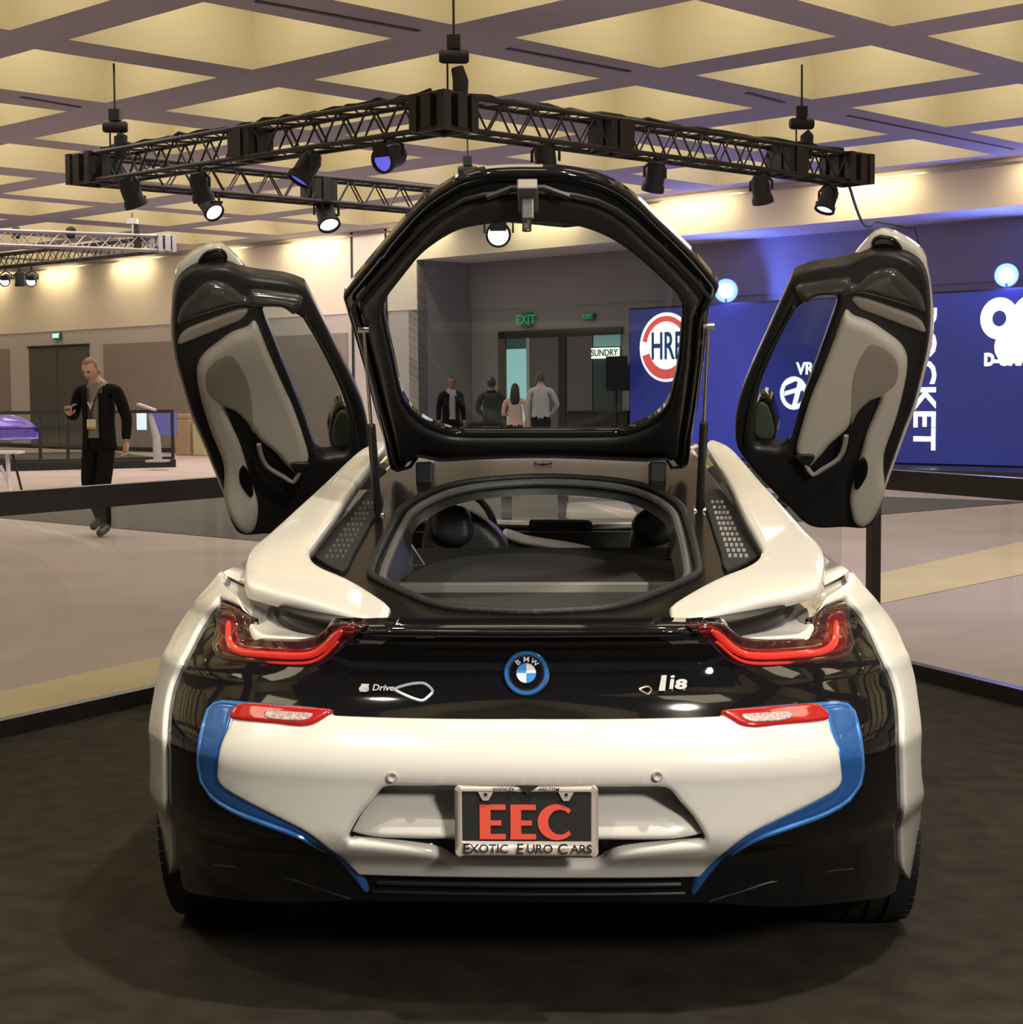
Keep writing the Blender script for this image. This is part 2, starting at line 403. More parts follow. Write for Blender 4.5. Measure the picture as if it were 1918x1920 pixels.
# ---- ceiling with coffers
PSI = math.radians(45.74); HH = HC-CAM.z
def grid(a, b):
    X = (a*math.cos(PSI)+b*math.sin(PSI))*HH; Y = (a*math.sin(PSI)-b*math.cos(PSI))*HH
    return Vector((CAM.x+X*math.cos(YAW)-Y*math.sin(YAW), CAM.y+X*math.sin(YAW)+Y*math.cos(YAW), 0))
def seq(base, i, e, o_):   # offset of line i ; even->odd step e, odd->even step o_
    v = base; k = 0
    while k < i: v += e if k % 2 == 0 else o_; k += 1
    while k > i: k -= 1; v -= e if k % 2 == 0 else o_
    return v
wc = .641; DEP = 1.15
cm = MB(); cf = []; lamps = []
def quad(vs, mi): cm.add(vs, [tuple(range(len(vs)))]); cf.append(mi)
for i in range(-10, 16):
    for j in range(-18, 12):
        a = seq(2.622, i, .882, .820); a2 = seq(2.622, i+1, .882, .820); b = seq(-4.277, j, .887, .822); b2 = seq(-4.277, j+1, .887, .822)
        c0 = grid(a+wc/2, b+wc/2)
        if c0.y < -14 or c0.y > 50 or abs(c0.x+4) > 22: continue
        if (c0-WA).dot(WN) < -2.5: continue
        P = [grid(a, b), grid(a2, b), grid(a2, b2), grid(a, b2)]
        q = [grid(a, b), grid(a+wc, b), grid(a+wc, b+wc), grid(a, b+wc)]
        P = [p+Vector((0, 0, HC)) for p in P]; q0 = [p+Vector((0, 0, HC)) for p in q]; q1 = [p+Vector((0, 0, HC+DEP)) for p in q]
        if min((p-WA).dot(WN) for p in q) < .25: quad(P, 0); continue
        quad([q0[1], P[1], P[2], q0[2]], 0); quad([q0[3], q0[2], P[2], P[3]], 0)
        for k in range(4): quad([q0[k], q0[(k+1) % 4], q1[(k+1) % 4], q1[k]], 1)
        quad(q1[::-1], 1); lamps.append(c0)
ce = mesh_obj('ceiling', cm.v, cm.f, [beam, coffer], None, False, cf); tag(ce, kind='structure')
roofm = MB(); roofm.box((-4, 18, HC+DEP+.15), (60, 70, .1)); tag(roofm.build('ceiling', beam), kind='structure')
ld = bpy.data.lights.new('coffer_lamp', 'AREA'); ld.size = 1.3; ld.energy = 22; ld.color = (1, .85, .60)
for c in lamps:
    if c.y > -3.5:
        o = bpy.data.objects.new('coffer_lamp', ld); COL.objects.link(o); o.location = (c.x, c.y, HC+DEP-.04)
# air slots on the beams, little sprinkler
slot = mat('slot_dark', (.05, .045, .05), .6)
def slot_at(p1, p2, wd_=.07, m=slot):
    a = atZ(*p1, HC-.004); b = atZ(*p2, HC-.004); L = (b-a); mb = MB(); R = Matrix.Rotation(math.atan2(L.y, L.x), 3, 'Z'); mb.box((a+b)/2, (L.length, wd_, .012), R)
    return tag(mb.build('trim_3', m), kind='structure')
slot_at((480, 2), (785, 58)); slot_at((952, 91), (1180, 134)); slot_at((40, 182), (150, 201)); slot_at((1400, 174), (1468, 192)); slot_at((1590, 217), (1900, 280), .05)
# cove lights washing the wall top
for k in range(16):
    s = s0+1.2+k*(s1-s0)/16
    o = light('AREA', 'cove_light', W(s, .38, 5.0), 21, (1, .80, .42), W(s, -.15, 3.9), shape='RECTANGLE', size=1.9, size_y=.08)
# ---- floor
mb = MB(); mb.box((-4, 18, -.05), (60, 70, .1)); tag(mb.build('floor', carpet_o), kind='structure')
def slab(name, pts, z0, z1, m, kind='structure'):
    n = len(pts); vs = [(p[0], p[1], z1) for p in pts]+[(p[0], p[1], z0) for p in pts]
    A = area([(p[0], p[1]) for p in pts])
    mb = MB(); mb.add(vs, [tuple(range(n)), tuple(range(2*n-1, n-1, -1))]+[((i+1) % n, i, i+n, (i+1) % n+n) for i in range(n)]); o = mb.build(name, m)
    if kind: tag(o, kind=kind)
    return o
bl = Vector((-2.35, 3.33, 0)); bld = Vector((.46, .88, 0)).normalized(); br = Vector((2.12, 4.11, 0)); brd = Vector((-.34, .73, 0)).normalized()
BY = 5.25
cl = bl+bld*((BY-bl.y)/bld.y); crn = br+brd*((BY-br.y)/brd.y)
LL = bl-bld*11; RR = br-brd*11
slab('floor', [LL, RR, crn, cl], .0, .008, carpet_d)
# warm light bands on the floor by the barrier, painted as tan strips
def strip(p, q, wdt, off, side, m=light_band_m):
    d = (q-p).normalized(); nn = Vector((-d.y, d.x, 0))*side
    slab('painted_light_band', [p+nn*off, q+nn*off, q+nn*(off+wdt), p+nn*(off+wdt)], 0, .005, m)
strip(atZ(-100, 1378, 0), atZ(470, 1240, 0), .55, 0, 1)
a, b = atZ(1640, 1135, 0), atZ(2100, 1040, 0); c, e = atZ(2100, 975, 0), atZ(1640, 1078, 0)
slab('painted_light_band', [a, b, c, e], 0, .005, light_band_m)
# dark carpet of the neighbouring display
N_ = Vector((-1.49, 11.6, 0)); Lc = Vector((-8.2, 17.55, 0)); Rc = Vector((5.9, 18.7, 0))
slab('floor', [N_, Rc, Lc+(Rc-N_)*.9, Lc], 0, .006, carpet_f)
# ---- glass barrier round the car
rail_m = mat('rail_black', (.018, .016, .015), .35)
def barrier(p, q, posts, label, h=1.045, pane=True, name='glass_barrier', group='glass barriers round the car', rt=.10, rw_=.07, bt=.075):
    L = (q-p).length; a = math.atan2((q-p).y, (q-p).x); R = Matrix.Rotation(a, 3, 'Z'); r = empty(name, (p+q)/2); tag(r, label, 'barrier', group)
    mid = (p+q)/2; d = (q-p).normalized(); z0 = p.z
    MB().box(mid+Vector((0, 0, h-rt/2)), (L, rw_, rt), R).build('top_rail', rail_m, r)
    MB().box(mid+Vector((0, 0, bt/2+.008)), (L, .06, bt), R).build('bottom_rail', rail_m, r)
    for t in posts: MB().box(p+d*(L*t)+Vector((0, 0, (h-rt)/2+.008)), (.055, .055, h-rt-.01), R).build('post', rail_m, r)
    if pane: MB().box(mid+Vector((0, 0, (h-rt+bt)/2)), (L-.1, .008, h-rt-bt), R).build('glass_pane', clear_glass, r)
    return r
barrier(cl-bld*4.6, cl, (0, .5, 1), 'black railed glass barrier left of the car')
barrier(crn-brd*4.2, crn, (0, .45, .985), 'black railed glass barrier right of the car')
barrier(cl+Vector((.08, .0, 0)), crn-Vector((.08, 0, 0)), [(atY(p_, 940, BY).x-cl.x-.08)/(crn.x-cl.x-.16) for p_ in (950, 1056)], 'black railed glass barrier in front of the car nose, seen through its windscreen')
# ---- far platform with rail on the left, and things standing there
pA = atZ(-150, 888, 0); pB = atZ(330, 876, 0); dd = (pB-pA).normalized()
slab('far_platform', [pA, pB, pB+Vector((-3.0, 5.5, 0)), pA+Vector((-3.0, 5.5, 0))], 0, .16, mblack, None)
tag(bpy.data.objects['far_platform'], 'low black platform carrying the purple car on the far left', 'platform')
up = Vector((0, 0, .16))
barrier(pA+up+Vector((0, .08, 0)), pB+up-dd*.05+Vector((0, .08, 0)), [((atY(p_, 850, (pA+(pB-pA)*f_).y)-pA).dot(dd))/(pB-pA).length for p_, f_ in ((-40, .3), (75, .47), (128, .57), (327, .99))], 'thin black railed glass barrier on the far left platform', h=1.02, name='railing', group='far railing', rt=.07, rw_=.05, bt=.05)
# ---- purple car (rear half in view)
def far_car():
    c = atZ(-200, 866, .16)+Vector((.3, 1.5, 0)); r = empty('sports_coupe', c); tag(r, 'purple coupe parked on the far left platform, cut off by the frame', 'car')
    pur = mat('purple_paint', (.16, .09, .75), .2, metal=.3, coat=1, emit=(.1, .08, 1), estr=.0)
    st = [(-1.9, .35, .62, .55), (-1.2, .36, .80, .85), (-.2, .3, .86, 1.02), (.6, .3, .9, 1.15), (1.3, .40, .92, 1.05), (1.9, .35, .88, .92), (2.15, .42, .78, .66)]
    D = Vector((.93, -.36, 0)).normalized(); S = Vector((-D.y, D.x, 0)); vs = []; fs = []; n = 10
    for (x, z0, hw, z1) in st:
        hs = [(-hw*.95, z0), (-hw, z0+.2), (-hw, min(.72, z1*.8)), (-hw*.84, min(.85, z1)), (-hw*.55, z1), (hw*.55, z1), (hw*.84, min(.85, z1)), (hw, min(.72, z1*.8)), (hw, z0+.2), (hw*.95, z0)]
        vs += [c+D*x+S*y+Vector((0, 0, z)) for y, z in hs]
    for i in range(len(st)-1):
        for k in range(n): fs.append((i*n+k, i*n+(k+1) % n, (i+1)*n+(k+1) % n, (i+1)*n+k))
    fs += [tuple(range(n)), tuple(range(len(vs)-1, len(vs)-n-1, -1))]
    o = mesh_obj('body', vs, fs, pur, r); md = o.modifiers.new('s', 'SUBSURF'); md.levels = 2; md.render_levels = 2
    for x in (-1.25, 1.45):
        q = c+D*x-S*.84+Vector((0, 0, .34))
        w_ = MB().lathe([(-.12, .2), (-.12, .31), (-.09, .34), (.09, .34), (.12, .31), (.12, .22)], q, -S, 28).build('tyre', rubber, r, True)
        rm = MB().lathe([(.10, .0), (.115, .05), (.10, .07), (.10, .2), (.135, .235), (.135, .22)], q, -S, 24).build('rim', mat('purple_rim', (.35, .33, .6), .25, metal=1), w_, True)
far_car()
light('SPOT', 'platform_spot', atZ(-40, 860, 4.6)+Vector((1.5, -4, 0)), 900, (.25, .22, 1), atZ(-40, 868, .5), spot_size=.7, spot_blend=.6, shadow_soft_size=.15)
# white info stand on the platform, with a poster frame
q = atZ(296, 866, .16); r = empty('info_stand', q); tag(r, 'slim white info stand behind the far railing, right of the walking man', 'stand')
MB().tube([q, q+Vector((-.02, 0, .5)), q+Vector((-.14, 0, .95))], [.09, .075, .045], 10, flat=1).build('column', mat('white_plastic', (.42, .40, .44), .5), r, True)
MB().box(q+Vector((0, 0, .02)), (.4, .4, .04)).build('base', MAT['white_plastic'], r)
MB().box(q+Vector((-.2, 0, 1.08)), (.36, .26, .04), Matrix.Rotation(.35, 3, 'Y')).build('panel', MAT['white_plastic'], r)
q = atZ(293, 850, .16)+Vector((0, .8, 0)); r = empty('display_banner', q); tag(r, 'purple and blue lit banner behind the far railing', 'banner')
MB().box(q+Vector((-.02, 0, .66)), (.62, .05, .52)).build('banner_face', mat('banner_blue', (.12, .12, .4), .5, emit=(.10, .11, .42), estr=.2), r)
MB().box(q+Vector((-.52, -.04, .72)), (.22, .05, .40)).build('lit_panel', mat('banner_lit', (.5, .6, .9), .5, emit=(.5, .65, 1), estr=1.1), r)
for x in (-.25, .2): MB().box(q+Vector((x, 0, .16)), (.04, .04, .32)).build('leg', mblack, r)
# bins against the left wall
tan = mat('tan_plastic', (.42, .29, .20), .6); cre = mat('cream_plastic', (.52, .48, .30), .6)
def bin_(px, wdt, h, m, label, lid):
    s, z = onW(px, 840, .7); p = W(s, .7, 0); r = empty('recycling_bin', p); tag(r, label, 'bin', 'bins by the left wall'); R = Matrix.Rotation(math.atan2(WD.y, WD.x), 3, 'Z')
    bevel(MB().box(p+Vector((0, 0, h/2)), (wdt, .5, h), R).build('bin_body', m, r), .03)
    bevel(MB().box(p+Vector((0, 0, h+.07)), (wdt*.86, .44, .14), R).build('lid', lid, r), .03)
bin_(357, .62, .88, tan, 'tan square bin by the wall, left of the open driver door', tan)
bin_(388, .50, .78, cre, 'cream bin half hidden by the open driver door', cre)
# white folding stand at the frame edge
q = atZ(8, 925, 0); r = empty('folding_stand', q); tag(r, 'white and black folding stand at the left edge of the frame', 'stand')
wp = mat('white_metal', (.75, .74, .80), .35)
for dx, m, rr in ((.11, wp, .035), (-.35, wp, .035), (.30, mblack, .02)):
    MB().cyl(q+Vector((dx, -.06, 0)), q+Vector((dx*.4, .05, .62)), rr, 8).build('leg', m, r, True)
MB().cyl(q+Vector((-.05, 0, .42)), q+Vector((.13, 0, .02)), .03, 8).build('brace', wp, r, True)
MB().box(q+Vector((-.1, 0, .62)), (.75, .35, .04)).build('top', wp, r)
# ---- display wall (blue uplighting put in as emission), stage, lights on top
nS = -.55; sa = onW(1181, 700, nS)[0]; sb = onW(1918, 700, nS)[0]+3.5; zb = onW(1740, 869, nS)[1]; zt = onW(1740, 552, nS)[1]
uplit = mat('uplit_blue', (.01, .01, .05), .4)
nt = uplit.node_tree; b = nt.nodes['Principled BSDF']; tc = nt.nodes.new('ShaderNodeTexCoord'); nz = nt.nodes.new('ShaderNodeTexNoise'); nz.inputs['Scale'].default_value = .25; nz.inputs['Detail'].default_value = 1
rp = nt.nodes.new('ShaderNodeValToRGB'); rp.color_ramp.elements[0].color = (.016, .024, .15, 1); rp.color_ramp.elements[1].color = (.034, .048, .36, 1); rp.color_ramp.elements[0].position = .35; rp.color_ramp.elements[1].position = .65
nt.links.new(tc.outputs['Object'], nz.inputs['Vector']); nt.links.new(nz.outputs['Fac'], rp.inputs[0]); nt.links.new(rp.outputs[0], b.inputs['Emission Color']); b.inputs['Emission Strength'].default_value = 1.0
r = empty('display_wall', W((sa+sb)/2, nS, 0)); tag(r, 'wide blue display wall with glowing white brand logos on the right', 'display screen')
wallbox('display_face', sa, sb, nS-.04, nS, zb, zt, uplit, None, r)
wallbox('display_frame', sa-.05, sb, nS-.3, nS-.04, .0, zt+.04, mblack, None, r)
lw = mat('logo_white', (.9, .9, .95), .5, emit=(.85, .92, 1), estr=1.6); lr = mat('logo_red', (.7, .08, .07), .5, emit=(.95, .12, .11), estr=.8); lb = mat('logo_navy', (.02, .05, .2), .5, emit=(.02, .06, .25), estr=.5)
def SM(px, py, e=.012): s, z = onW(px, py, nS); return basis(W(s, nS+e, z), WD, (0, 0, 1))
k = 1/ (3200/33.7)
M0 = SM(1250, 651); R0 = .665
extr('round_logo', [[(R0*math.cos(t*math.pi/30), R0*math.sin(t*math.pi/30)) for t in range(60)]], M0, .01, lw, r)
extr('logo_ring', ring_poly(0, 0, R0*.90, R0*.74, math.radians(10), math.radians(168), 24)[:], SM(1250, 651, .024) , .006, lr, r)
extr('logo_ring', ring_poly(0, 0, R0*.92, R0*.64, math.radians(195), math.radians(345), 24)[:], SM(1250, 651, .024), .006, lr, r)
text('logo_letters', 'HRE', .74, lb, SM(1252, 651, .03), r, .004, .010, sx=.60)
tx = text('vertical_lettering', 'ROCKET', 1.0, lw, Matrix.Identity(4), None, .006, .02)
xs = [v.co.x for v in tx.data.vertices]; ys = [v.co.y for v in tx.data.vertices]
s_, zA = onW(1736, 578, nS); _, zB = onW(1736, 844, nS); sl, _ = onW(1714, 700, nS); sr, _ = onW(1756, 700, nS)
tx.data.transform(Matrix.Translation((-(max(xs)+min(xs))/2, -(max(ys)+min(ys))/2, 0))); tx.data.transform(Matrix.Diagonal(((zA-zB)/(max(xs)-min(xs)), (sr-sl)/(max(ys)-min(ys)), 1, 1)))
tx.data.transform(basis(W((sl+sr)/2, nS+.012, (zA+zB)/2), (0, 0, -1), WD)); put(tx, r)
extr('figure_logo', ring_poly(-.18, .22, .34, .13)+ring_poly(.40, .22, .36, .15)+ring_poly(.02, -.24, .28, 0, n=20), SM(1893, 622), .01, lw, r)
text('logo_lettering', 'D-GMARR M', .27, lw, SM(1916, 674), r, .004, .016, sx=.9)
extr('shield_logo', ring_poly(0, 0, .30, .22, 0, 2*math.pi, 24)+[[(-.05, -.28), (.05, -.28), (.2, .2), (.1, .22)], [(-.2, -.05), (.22, .05), (.2, .13), (-.2, .03)], [(-.22, .12), (.05, .22), (.05, .28), (-.18, .2)]], SM(1489, 737), .01, lw, r)
text('logo_lettering', 'VR', .30, lw, SM(1510, 692), r, .004, .01)
pf = slab('stage', [W(sa+.1, nS, 0), W(sb, nS, 0), W(sb, nS+1.6, 0), W(sa+.1, nS+1.6, 0)], 0, .2, mat('stage_grey', (.03, .03, .035), .25), None); tag(pf, 'low glossy dark stage in front of the blue display wall', 'stage')
bl_e = mat('blue_lamp', (.2, .3, 1), .3, emit=(.30, .42, 1), estr=28)
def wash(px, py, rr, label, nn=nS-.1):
    s, z = onW(px, py, nn); p = W(s, nn, z); r = empty('flood_light', W(s, nn, zt+.04)); tag(r, label, 'floodlight', 'blue floodlights on the display wall')
    d = (CAM-p).normalized(); MB().lathe([(-.20, 0), (-.20, rr*.8), (.0, rr*1.1), (.02, rr)], p, d, 18).build('housing', sblack, r, True)
    MB().lathe([(.021, 0), (.022, rr*.97)], p, d, 18).build('lens', bl_e, r, True)
    MB().lathe([(.012, rr*.97), (.016, rr*1.45), (-.02, rr*1.5), (-.04, rr*1.1)], p, d, 24).build('halo_ring', mat('blue_halo', (.05, .08, .9), .4, emit=(.07, .10, 1), estr=2.2), r, True)  # glowing ring added as the halo round the lens
    MB().cyl(W(s, nn, zt), p-Vector((0, 0, rr)), .02, 6).build('bracket', sblack, r)
    light('POINT', 'flood_glow', p+d*.2, 130, (.12, .18, 1), shadow_soft_size=.05)
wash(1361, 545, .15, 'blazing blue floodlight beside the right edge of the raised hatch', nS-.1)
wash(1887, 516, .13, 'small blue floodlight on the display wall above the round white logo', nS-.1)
# low skirted tables and monitor near the openings
def table(pa, pb, py, n, label, dz=0):
    sA, z = onW(pa, py, n); sB, _ = onW(pb, py, n); sA = max(sA, sR+.08); r = empty('skirted_table', W((sA+sB)/2, n, 0)); tag(r, label, 'table', 'black skirted tables by the back wall')
    wallbox('skirt', sA, sB, n-.6, n, 0, z-.03, mblack, None, r); wallbox('tabletop', sA-.03, sB+.03, n-.63, n+.03, z-.03, z, sblack, None, r)
table(775, 905, 791, -.6, 'long black skirted table against the back wall, left of the openings')
table(1062, 1176, 770, -.75, 'black skirted counter with rail in front of the right opening')
s, z = onW(1152, 700, -.3); r = empty('monitor', W(s, -.3, 0)); tag(r, 'tall black monitor standing before the right opening', 'monitor')
wallbox('screen', onW(1136, 700, -.3)[0], onW(1177, 700, -.3)[0], -.36, -.3, onW(1150, 733, -.3)[1], onW(1150, 668, -.3)[1], screen_b, None, r)
wallbox('pole', s-.03, s+.03, -.36, -.31, 0, onW(1150, 733, -.3)[1], mblack, None, r)
wallbox('base', s-.25, s+.25, -.5, -.15, 0, .03, mblack, None, r)
# ---- hanging trusses
def truss(mb, A, B, h=.30, wdt=.30, bay=.42, rc=.026, rd=.013, ends=True):
    A, B = Vector(A), Vector(B); d = (B-A).normalized(); s = Vector((-d.y, d.x, 0)).normalized(); L = (B-A).length; u = Vector((0, 0, 1))
    cs = [s*wdt/2+u*h/2, s*-wdt/2+u*h/2, s*-wdt/2-u*h/2, s*wdt/2-u*h/2]
    for c in cs: mb.cyl(A+c, B+c, rc, 8)
    n = max(2, int(round(L/bay)))
    for f in range(4):
        c0, c1 = cs[f], cs[(f+1) % 4]
        for k in range(n):
            p, q = A+d*(L*k/n), A+d*(L*(k+1)/n); m_ = (p+q)/2
            mb.tube([p+c0, m_+c1, q+c0], rd, 5)
    return mb
def block(c, a, s=.36):
    mb = MB(); R = Matrix.Rotation(a, 3, 'Z'); h = s/2; c = Vector(c)
    for z in (-1, 1): 
        for k in range(4):
            e = R @ Vector((h if k % 2 == 0 else 0, h if k % 2 else 0, 0))*(1 if k < 2 else -1)
            t = R @ Vector((0 if k % 2 == 0 else 1, 1 if k % 2 == 0 else 0, 0))
            mb.cyl(c+e-t*h+Vector((0, 0, z*.15)), c+e+t*h+Vector((0, 0, z*.15)), .028, 6)
    for sx in (-1, 1):
        for sy in (-1, 1):
            mb.box(c+R @ Vector((sx*h, sy*h, 0)), (.09, .09, .34), R)
    for k in range(4):
        e = R @ Vector((h if k % 2 == 0 else 0, h if k % 2 else 0, 0))*(1 if k < 2 else -1); mb.box(c+e, (.12, .12, .30), R)
    return mb
ZT = 4.0
N0 = atZ(832, 213, ZT); L0 = atZ(176, 318, ZT); R0_ = atZ(1588, 318, ZT); F0 = L0+(R0_-N0)*1.22
r = empty('lighting_truss', N0); tag(r, 'black box truss hung in a U above the hall behind the car', 'truss')
def arm(A, B, m=truss_b, parent=r, nm='truss_arm'):
    d = (B-A).normalized()*.2; return truss(MB(), A+d, B-d).build(nm, m, parent, True)
arm(N0, L0); arm(N0, R0_); arm(L0, F0)
for c, o_ in ((N0, L0), (L0, N0), (R0_, N0), (F0, L0)):
    block(c, math.atan2((o_-c).y, (o_-c).x)).build('corner_block', truss_b, r)
for A, B, t in ((N0, L0, .5), (N0, R0_, .36), (N0, R0_, .82), (L0, F0, .42)):
    c = A+(B-A)*t; block(c, math.atan2((B-A).y, (B-A).x), .24).build('joint_block', truss_b, r)
for A, B in ((N0, L0), (N0, R0_)):   # cable run lying along the top chord
    pts = [A+(B-A)*(k/40)+Vector((random.uniform(-.05, .05), random.uniform(-.05, .05), .185+.03*abs(math.sin(k*1.3))+random.uniform(-.01, .02))) for k in range(1, 40)]
    MB().tube(pts, .022, 5).build('cable_run', mblack, r, True)
def hoist(px, py_m, tr, label):
    """chain hoist: motor near the ceiling, chain and hanging bag, standing over truss point tr"""
    p = Vector((tr.x, tr.y, 0)); dep = (p-CAM).dot(_f)
    zm = atY(px, py_m, tr.y).z; zb_ = ZT+.16; x = atY(px, py_m, tr.y).x; p.x = x
    r = empty('chain_hoist', (p.x, p.y, zb_)); tag(r, label, 'hoist', 'chain hoists carrying the black truss')
    MB().lathe([(-.135, 0), (-.135, .05), (-.11, .065), (.11, .065), (.135, .05), (.135, 0)], (p.x, p.y, zm), (1, .15, 0), 16).build('motor', mblack, r, True)
    MB().box((p.x, p.y, zm+.13), (.12, .10, .12)).build('hook_block', mblack, r)
    MB().cyl((p.x, p.y, zm+.15), (p.x, p.y, HC), .012, 6).build('chain', mblack, r)
    MB().cyl((p.x-.06, p.y, zb_), (p.x-.06, p.y, zm), .010, 6).build('lift_chain', mblack, r)
    MB().tube([(p.x+.05, p.y, zb_-.1), (p.x+.06, p.y, zb_+.15), (p.x+.03, p.y, zm-.10)], [.07, .075, .06], 10, cap=True).build('chain_bag', mat('bag_black', (.012, .012, .014), .7), r, True)
hoist(851, 106, N0+(R0_-N0).normalized()*.12, 'chain hoist over the near corner of the black truss')
hoist(216, 238, L0+(N0-L0).normalized()*.6, 'chain hoist over the left corner of the black truss')
hoist(1503, 232, R0_+(N0-R0_).normalized()*.75, 'chain hoist over the right end of the black truss')
hoist(877, 320, F0+(L0-F0).normalized()*1.3, 'far chain hoist just above the raised hatch')
lamp_hot = mat('lamp_hot', (1, 1, 1), .3, emit=(.92, .95, 1), estr=9); lamp_off = mat('lamp_glass', (.10, .12, .2), .1, coat=1)
lamp_blue = mat('lamp_violet', (.1, .1, .4), .2, emit=(.15, .14, .9), estr=.8)
def stage_light(px, py, A, B, label, hot=None, size=1.0, dirv=(.25, -.5, -1), group='stage lights clamped to the black truss'):
    # nearest place on the arm under/over that pixel
    best = min((abs((lambda Q: (Q-CAM).dot(_r)/(Q-CAM).dot(_f)*F_PX+CXP-px)(A+(B-A)*(k/200))), k) for k in range(201))
    T = A+(B-A)*(best[1]/200); c = CAM+ray(px, py)*((T.y-CAM.y)/ray(px, py).y)
    top = Vector((c.x, c.y, T.z-.15)); r = empty('stage_light', top); tag(r, label, 'stage light', group)
    d = Vector(dirv).normalized(); s = size
    MB().lathe([(-.17*s, 0), (-.17*s, .07*s), (-.10*s, .105*s), (.06*s, .105*s), (.10*s, .125*s), (.15*s, .125*s), (.15*s, .10*s)], c, d, 18).build('housing', mblack, r, True)
    MB().lathe([(.12*s, 0), (.12*s, .105*s)], c, d, 18).build('lens', hot or lamp_off, r, True)
    sd = d.cross(Vector((0, 0, 1))).normalized()
    MB().tube([c+sd*.14*s, c+sd*.14*s+Vector((0, 0, .10*s)), Vector((c.x, c.y, c.z+.21*s)), c-sd*.14*s+Vector((0, 0, .10*s)), c-sd*.14*s], .016, 6).build('yoke', mblack, r, True)
    if top.z > c.z+.2*s: MB().cyl(c+Vector((0, 0, .2*s)), top+Vector((0, 0, .02)), .018, 6).build('clamp', mblack, r)
    MB().box(c+d*.17*s+sd*.0+Vector((0, 0, .10*s)), (.16*s, .02, .12*s), d.to_track_quat('Y', 'Z').to_matrix()).build('barn_door', mblack, r)
    return c, d
LA = [(247, 362, L0, N0, 'black stage light under the left corner of the truss', None, 1.05, (.3, .3, -1)),
      (376, 352, L0, N0, 'black stage light on the near truss arm, fourth from the hatch', None, .95, (.2, .3, -1)),
      (392, 386, L0, F0, 'stage light with a white glowing lens, hung lowest at the left', lamp_hot, 1.0, (.5, -.5, -.55)),
      (574, 316, N0, L0, 'black stage light below the middle of the left truss arm', lamp_blue, 1.05, (-.4, -.2, -.7)),
      (733, 295, N0, L0, 'black stage light with a violet glint, nearest to the front truss corner', lamp_blue, 1.0, (-.3, -.5, -.2)),
      (612, 404, L0, F0, 'stage light with a white glowing lens below the rear truss arm', lamp_hot, 1.15, (.3, -.55, -.8)),
      (1023, 303, N0, R0_, 'black stage light right above the top of the hatch', None, 1.0, (.1, .3, -1)),
      (1228, 333, N0, R0_, 'black stage light below the middle of the right truss arm', None, .95, (-.2, .3, -1)),
      (1427, 357, N0, R0_, 'black stage light, second from the right end of the truss', None, .95, (.2, .3, -1)),
      (1552, 374, N0, R0_, 'small stage light with a pale lens edge at the right end of the truss', mat('lamp_warm', (.8, .8, .9), .3, emit=(.8, .85, 1), estr=1.2), .95, (-.35, -.3, -1))]
for a in LA: stage_light(a[0], a[1], a[2], a[3], a[4], a[5], a[6], a[7])
c, d = stage_light(935, 437, L0, F0, 'blazing white stage light seen through the raised hatch glass', lamp_hot, 1.4, (.02, -1, -.22))
light('SPOT', 'stage_beam', c+d*.3, 90, (.9, .95, 1), (0, 1, .5), spot_size=.5, spot_blend=.4, shadow_soft_size=.08)
# cable from the right truss end to the wall
a = atY(1592, 348, R0_.y); s, z = onW(1640, 416, .05); e = W(s, .05, z); s2, z2 = onW(1714, 428, .05); s3, z3 = onW(1726, 468, .05)
pts = [a+(e-a)*(k/10)-Vector((0, 0, .25*math.sin(math.pi*k/10))) for k in range(11)]+[W(s2, .05, z2), W(s3, .05, z3)]
tag(MB().tube(pts, .018, 5).build('power_cable', mblack, None, True), 'thin black cable sagging from the right truss end to the wall', 'cable')
# silver truss far left
r = empty('silver_truss', atZ(200, 455, 4.5)); tag(r, 'silver box truss hanging far left above the purple car', 'truss')
a, b = atZ(-140, 441, 4.55), atZ(306, 457, 4.5); truss(MB(), a, b, .28, .28, .5, .028, .016).build('truss_arm', truss_s, r, True)
c = atZ(-140, 505, 4.5); truss(MB(), c, b, .28, .28, .5, .024, .013).build('truss_arm', truss_b, r, True)
block(b, .7, .3).build('corner_block', truss_s, r)
p = b-(b-a).normalized()*.6
r = empty('chain_hoist', p+Vector((0, 0, .16))); tag(r, 'slim pale chain hoist over the end of the silver truss', 'hoist')
MB().cyl(p+Vector((0, 0, .16)), Vector((p.x, p.y, HC)), .014, 6).build('chain', steel, r); MB().box(p+Vector((0, 0, .42)), (.2, .12, .10)).build('motor', steel, r); MB().tube([p+Vector((.08, 0, .35)), p+Vector((.10, 0, -.1))], [.05, .08], 8).build('chain_bag', mblack, r)
for px, l in ((30, 'clamp fixture on the silver truss near the frame edge'), (133, 'round dark fixture on top of the silver truss')):
    p = atZ(px, 436, 4.68); r = empty('truss_fixture', p); tag(r, l, 'stage light', 'fixtures on the silver truss'); MB().lathe([(-.1, 0), (-.1, .08), (.06, .10), (.1, .07), (.1, 0)], p, (0, .3, 1), 12).build('housing', mblack, r, True)
for px, hot, l in ((11, 1, 'blue white stage light nearest the left frame edge'), (37, 0, 'unlit stage light between two blue ones under the silver truss'), (60, 1, 'blue white stage light, right one under the silver truss')):
    stage_light(px, 524, c, b, l, mat('lamp_bluewhite', (.6, .7, 1), .3, emit=(.5, .6, 1), estr=7) if hot else None, .95, (.1, -1, -.5) if hot else (0, .2, -1), 'stage lights under the silver truss')
